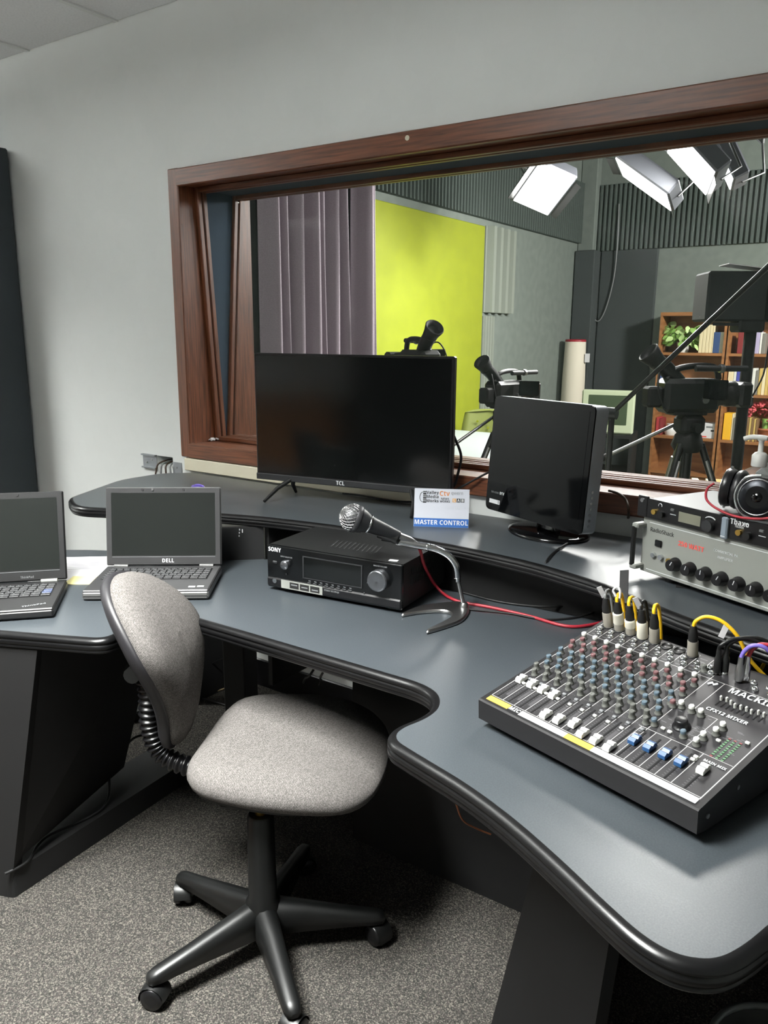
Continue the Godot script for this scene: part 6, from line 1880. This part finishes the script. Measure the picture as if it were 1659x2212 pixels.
func build_studio_cameras() -> void:
	video_camera("black camcorder with raised eyecup in front of the grey green wall", "black tripod crossing the grey table in the studio", ground(1092, 4.3), -12.0, 1.17, 0.40, 0.90, 0.2)
	video_camera("black camcorder rising over the top of the television", "black tripod hidden behind the television", ground(900, 4.4), 62.0, 1.30, 0.40, 1.05, 0.7)
	video_camera("black camcorder in front of the plant bookcase", "black tripod in front of the plant bookcase", ground(1490, 4.0), -48.0, 1.19, 0.42, 1.05, 1.0)
	# boom stand whose arm runs up to the right
	var a := od(1322, 893, 3.3)
	var b := od(1672, 563, 3.05)
	var t := thing("boom_stand", "black microphone boom stand with a long arm rising to the right", "boom stand", Vector3(a.x, 0, a.z))
	part(t, "base_plate", MB.new().lathe([Vector2(0.16, 0), Vector2(0.16, 0.012), Vector2(0.02, 0.03)], 20), "black_matte")
	part(t, "post", MB.new().cyl(Vector3(0, 0.02, 0), Vector3(0, a.y, 0), 0.012, 10), "black_satin")
	part(t, "boom_arm", MB.new().cyl(Vector3(0, a.y, 0) - (b - a) * 0.12, b - Vector3(a.x, 0, a.z) + (b - a) * 0.25, 0.0095, 10), "black_satin")
	part(t, "arm_clutch", MB.new().cyl(Vector3(-0.02, a.y, 0), Vector3(0.02, a.y, 0), 0.024, 12), "black_plastic")
	# teleprompter on its post
	var g := ground(1602, 4.3)
	t = thing("teleprompter", "black teleprompter hood with a white flap on a tall post", "teleprompter", g, 30.0)
	var top := od(1612, 695, 4.3)
	part(t, "post", MB.new().cyl(Vector3(0, 0.03, 0), Vector3(0, top.y, 0), 0.028, 12), "black_matte")
	part(t, "base_plate", MB.new().lathe([Vector2(0.25, 0), Vector2(0.25, 0.015), Vector2(0.05, 0.05)], 24), "black_matte")
	part(t, "post_clamp", MB.new().rbox(Vector3(0, top.y - 0.38, 0), Vector3(0.075, 0.06, 0.075), 0.01), "black_plastic")
	part(t, "carriage", MB.new().rbox(Vector3(-0.02, top.y - 0.02, 0), Vector3(0.12, 0.06, 0.14), 0.01), "black_matte")
	var ti := func(px: float, py: float) -> Vector3: return t.transform.affine_inverse() * od(px, py, 3.5)
	var hood := MB.new()
	hood.rbox(Vector3(-0.10, top.y + 0.115, -0.04), Vector3(0.28, 0.23, 0.22), 0.01)
	part(t, "hood", hood, "hood_grey")
	part(t, "monitor_box", MB.new().rbox(Vector3(0.15, top.y + 0.10, -0.02), Vector3(0.20, 0.20, 0.14), 0.01), "black_matte")
	part(t, "white_flap", MB.new().box(Vector3(-0.03, top.y + 0.25, -0.02), Vector3(0.24, 0.004, 0.14), Basis(Vector3.BACK, -0.12)), "paper")
	part(t, "mirror_tray", MB.new().prism(PackedVector2Array([Vector2(-0.20, 0.06), Vector2(-0.02, 0.06), Vector2(-0.02, -0.08)]), top.y - 0.02, top.y - 0.005), "black_matte")
	part(t, "arm", MB.new().cyl(Vector3(0, top.y, 0), Vector3(0.40, top.y + 0.33, -0.05), 0.012, 8), "black_satin")
	part(t, "hanging_lead", MB.new().tube(spline([Vector3(0.09, top.y, 0.03), Vector3(0.08, top.y - 0.12, 0.03), Vector3(0.07, top.y - 0.25, 0.03), Vector3(0.03, top.y - 0.36, 0.02)], 5), 0.004, 6), "rubber")

func build_studio_furniture() -> void:
	# grey folding table below the chroma panel
	var a := oy(985, 962, 0.74)
	var t := thing("studio_table", "grey top studio table below the chroma panel", "table", Vector3(-2.58, 0, -2.42))
	part(t, "table_top", MB.new().rbox(Vector3(0, 0.725, 0), Vector3(0.9, 0.03, 1.3), 0.008), "table_grey")
	for x in [-0.38, 0.38]:
		for z in [-0.56, 0.56]:
			part(t, "leg", MB.new().cyl(Vector3(x, 0, z), Vector3(x, 0.712, z), 0.016, 10), "black_satin")
	# stacking chair with perforated back
	var c := ground(1042, 6.35)
	t = thing("stacking_chair", "olive plastic stacking chair with a perforated back at the studio table", "chair", c, 15.0)
	var sh := MB.new()
	var rings := []
	for k in 9:
		var v := k / 8.0
		var ring := []
		var back := []
		for j in 9:
			var u := j / 8.0 * 2.0 - 1.0
			var hw := 0.22 * (1.0 - 0.10 * pow(v, 3.0))
			var p := Vector3(u * hw, 0.50 + 0.36 * v - 0.03 * pow(absf(u), 3.0) * v, -0.20 - 0.08 * v + 0.05 * u * u)
			ring.append(p)
			back.push_front(p - Vector3(0, 0, 0.012))
		ring.append_array(back)
		rings.append(ring)
	sh.loft(rings, true, true, true, 0)
	part(t, "back", sh, "olive_plastic")
	for k in 9:
		part(t, "perforation", MB.new().cyl(Vector3(-0.09 + 0.09 * (k % 3), 0.66 + 0.05 * (k / 3), -0.222), Vector3(-0.09 + 0.09 * (k % 3), 0.66 + 0.05 * (k / 3), -0.232), 0.010, 8), "chroma")
	part(t, "seat", MB.new().rbox(Vector3(0, 0.45, 0.02), Vector3(0.44, 0.02, 0.42), 0.008), "olive_plastic")
	for x in [-0.2, 0.2]:
		for z in [-0.2, 0.22]:
			part(t, "leg", MB.new().cyl(Vector3(x * 1.05, 0, z * 1.1), Vector3(x * 0.95, 0.445, z), 0.011, 8), "dull_chrome")
	# tall rolled backdrop
	var r := oz(1240, 800, -5.92)
	t = thing("backdrop_roll", "tall cream rolled backdrop with a red top standing by the dark panel", "roll", Vector3(r.x, 0, -5.92), 10.0)
	part(t, "roll", MB.new().lathe([Vector2(0.125, 0.0), Vector2(0.128, 0.02), Vector2(0.12, 1.0), Vector2(0.108, 1.40), Vector2(0.10, 1.41)], 20), "roll_white")
	part(t, "top_edge", MB.new().lathe([Vector2(0.109, 1.395), Vector2(0.111, 1.40), Vector2(0.107, 1.418), Vector2(0.09, 1.42)], 20), "red_cable")
	part(t, "paper_tag", MB.new().box(Vector3(0.14, 1.23, 0.05), Vector3(0.05, 0.09, 0.004)), "paper")
	# tube television on a dark stand
	var c2 := oz(1318, 875, -5.5)
	t = thing("tube_television", "pale green tube television standing on a dark cart", "television", Vector3(c2.x, 0.52, -5.5), 12.0)
	part(t, "front_frame", MB.new().rbox(Vector3(0, 0.215, 0.16), Vector3(0.50, 0.42, 0.08), 0.015), "crt_case")
	part(t, "tube_back", MB.new().loft([edge_rings(rrect(0.46, 0.38, 0.03), [[0, 0]])[0].map(func(p): return Vector3(p.x, p.z + 0.215, 0.125)), edge_rings(rrect(0.30, 0.24, 0.05), [[0, 0]])[0].map(func(p): return Vector3(p.x, p.z + 0.20, -0.18))], true, true, true, 0), "crt_case")
	part(t, "picture_tube", MB.new().rbox(Vector3(0, 0.235, 0.199), Vector3(0.37, 0.285, 0.012), 0.005), "crt_glass")
	part(t, "foot", MB.new().rbox(Vector3(0, 0.01, 0.05), Vector3(0.36, 0.02, 0.24), 0.005), "crt_case")
	t = thing("television_cart", "dark cart carrying the tube television", "cart", Vector3(c2.x, 0, -5.5), 12.0)
	part(t, "top_shelf", MB.new().bb(Vector3(-0.26, 0.49, -0.28), Vector3(0.26, 0.52, 0.26)), "black_matte")
	part(t, "lower_shelf", MB.new().bb(Vector3(-0.26, 0.12, -0.28), Vector3(0.26, 0.15, 0.26)), "black_matte")
	for x in [-0.245, 0.245]:
		part(t, "side_panel", MB.new().bb(Vector3(x - 0.015, 0.05, -0.28), Vector3(x + 0.015, 0.49, 0.26)), "black_matte")
		for z in [-0.2, 0.2]:
			part(t, "caster", MB.new().cyl(Vector3(x - 0.012, 0.027, z), Vector3(x + 0.012, 0.027, z), 0.027, 12), "rubber")
	# armchair with wood arms
	var g := ground(1735, 4.95)
	t = thing("armchair", "grey upholstered armchair with pale wood arms in front of the flower bookcase", "armchair", g, 208.0)
	part(t, "back", MB.new().rbox(Vector3(0, 0.56, -0.25), Vector3(0.62, 0.54, 0.16), 0.075, Basis(Vector3.RIGHT, -0.12)), "armchair_cloth")
	part(t, "seat", MB.new().rbox(Vector3(0, 0.38, 0.06), Vector3(0.60, 0.16, 0.56), 0.05), "armchair_cloth")
	for s in [-1, 1]:
		part(t, "arm", MB.new().rbox(Vector3(s * 0.345, 0.60, 0.02), Vector3(0.07, 0.035, 0.56), 0.014), "light_wood")
		for z in [-0.22, 0.26]:
			part(t, "leg", MB.new().rbox(Vector3(s * 0.345, 0.295, z), Vector3(0.045, 0.59, 0.045), 0.008), "light_wood")
	# fluted cream pillar beside it and a low brown box
	var f := ground(1553, 5.6)
	t = thing("paper_stack", "stack of cream folders standing behind the armchair arm", "folders", f, 20.0)
	for k in 5:
		part(t, "folder", MB.new().bb(Vector3(-0.12 + 0.045 * k, 0.0, -0.1), Vector3(-0.08 + 0.045 * k, 0.52 - 0.02 * (k % 2), 0.1)), "ivory")
	f = ground(1512, 5.0)
	t = thing("storage_box", "low brown storage box at the tripod foot", "box", f, 20.0)
	part(t, "carton", MB.new().bb(Vector3(-0.16, 0, -0.14), Vector3(0.16, 0.40, 0.14)), "box_brown")
	part(t, "lid", MB.new().rbox(Vector3(0, 0.41, 0), Vector3(0.34, 0.03, 0.30), 0.006), "box_brown")
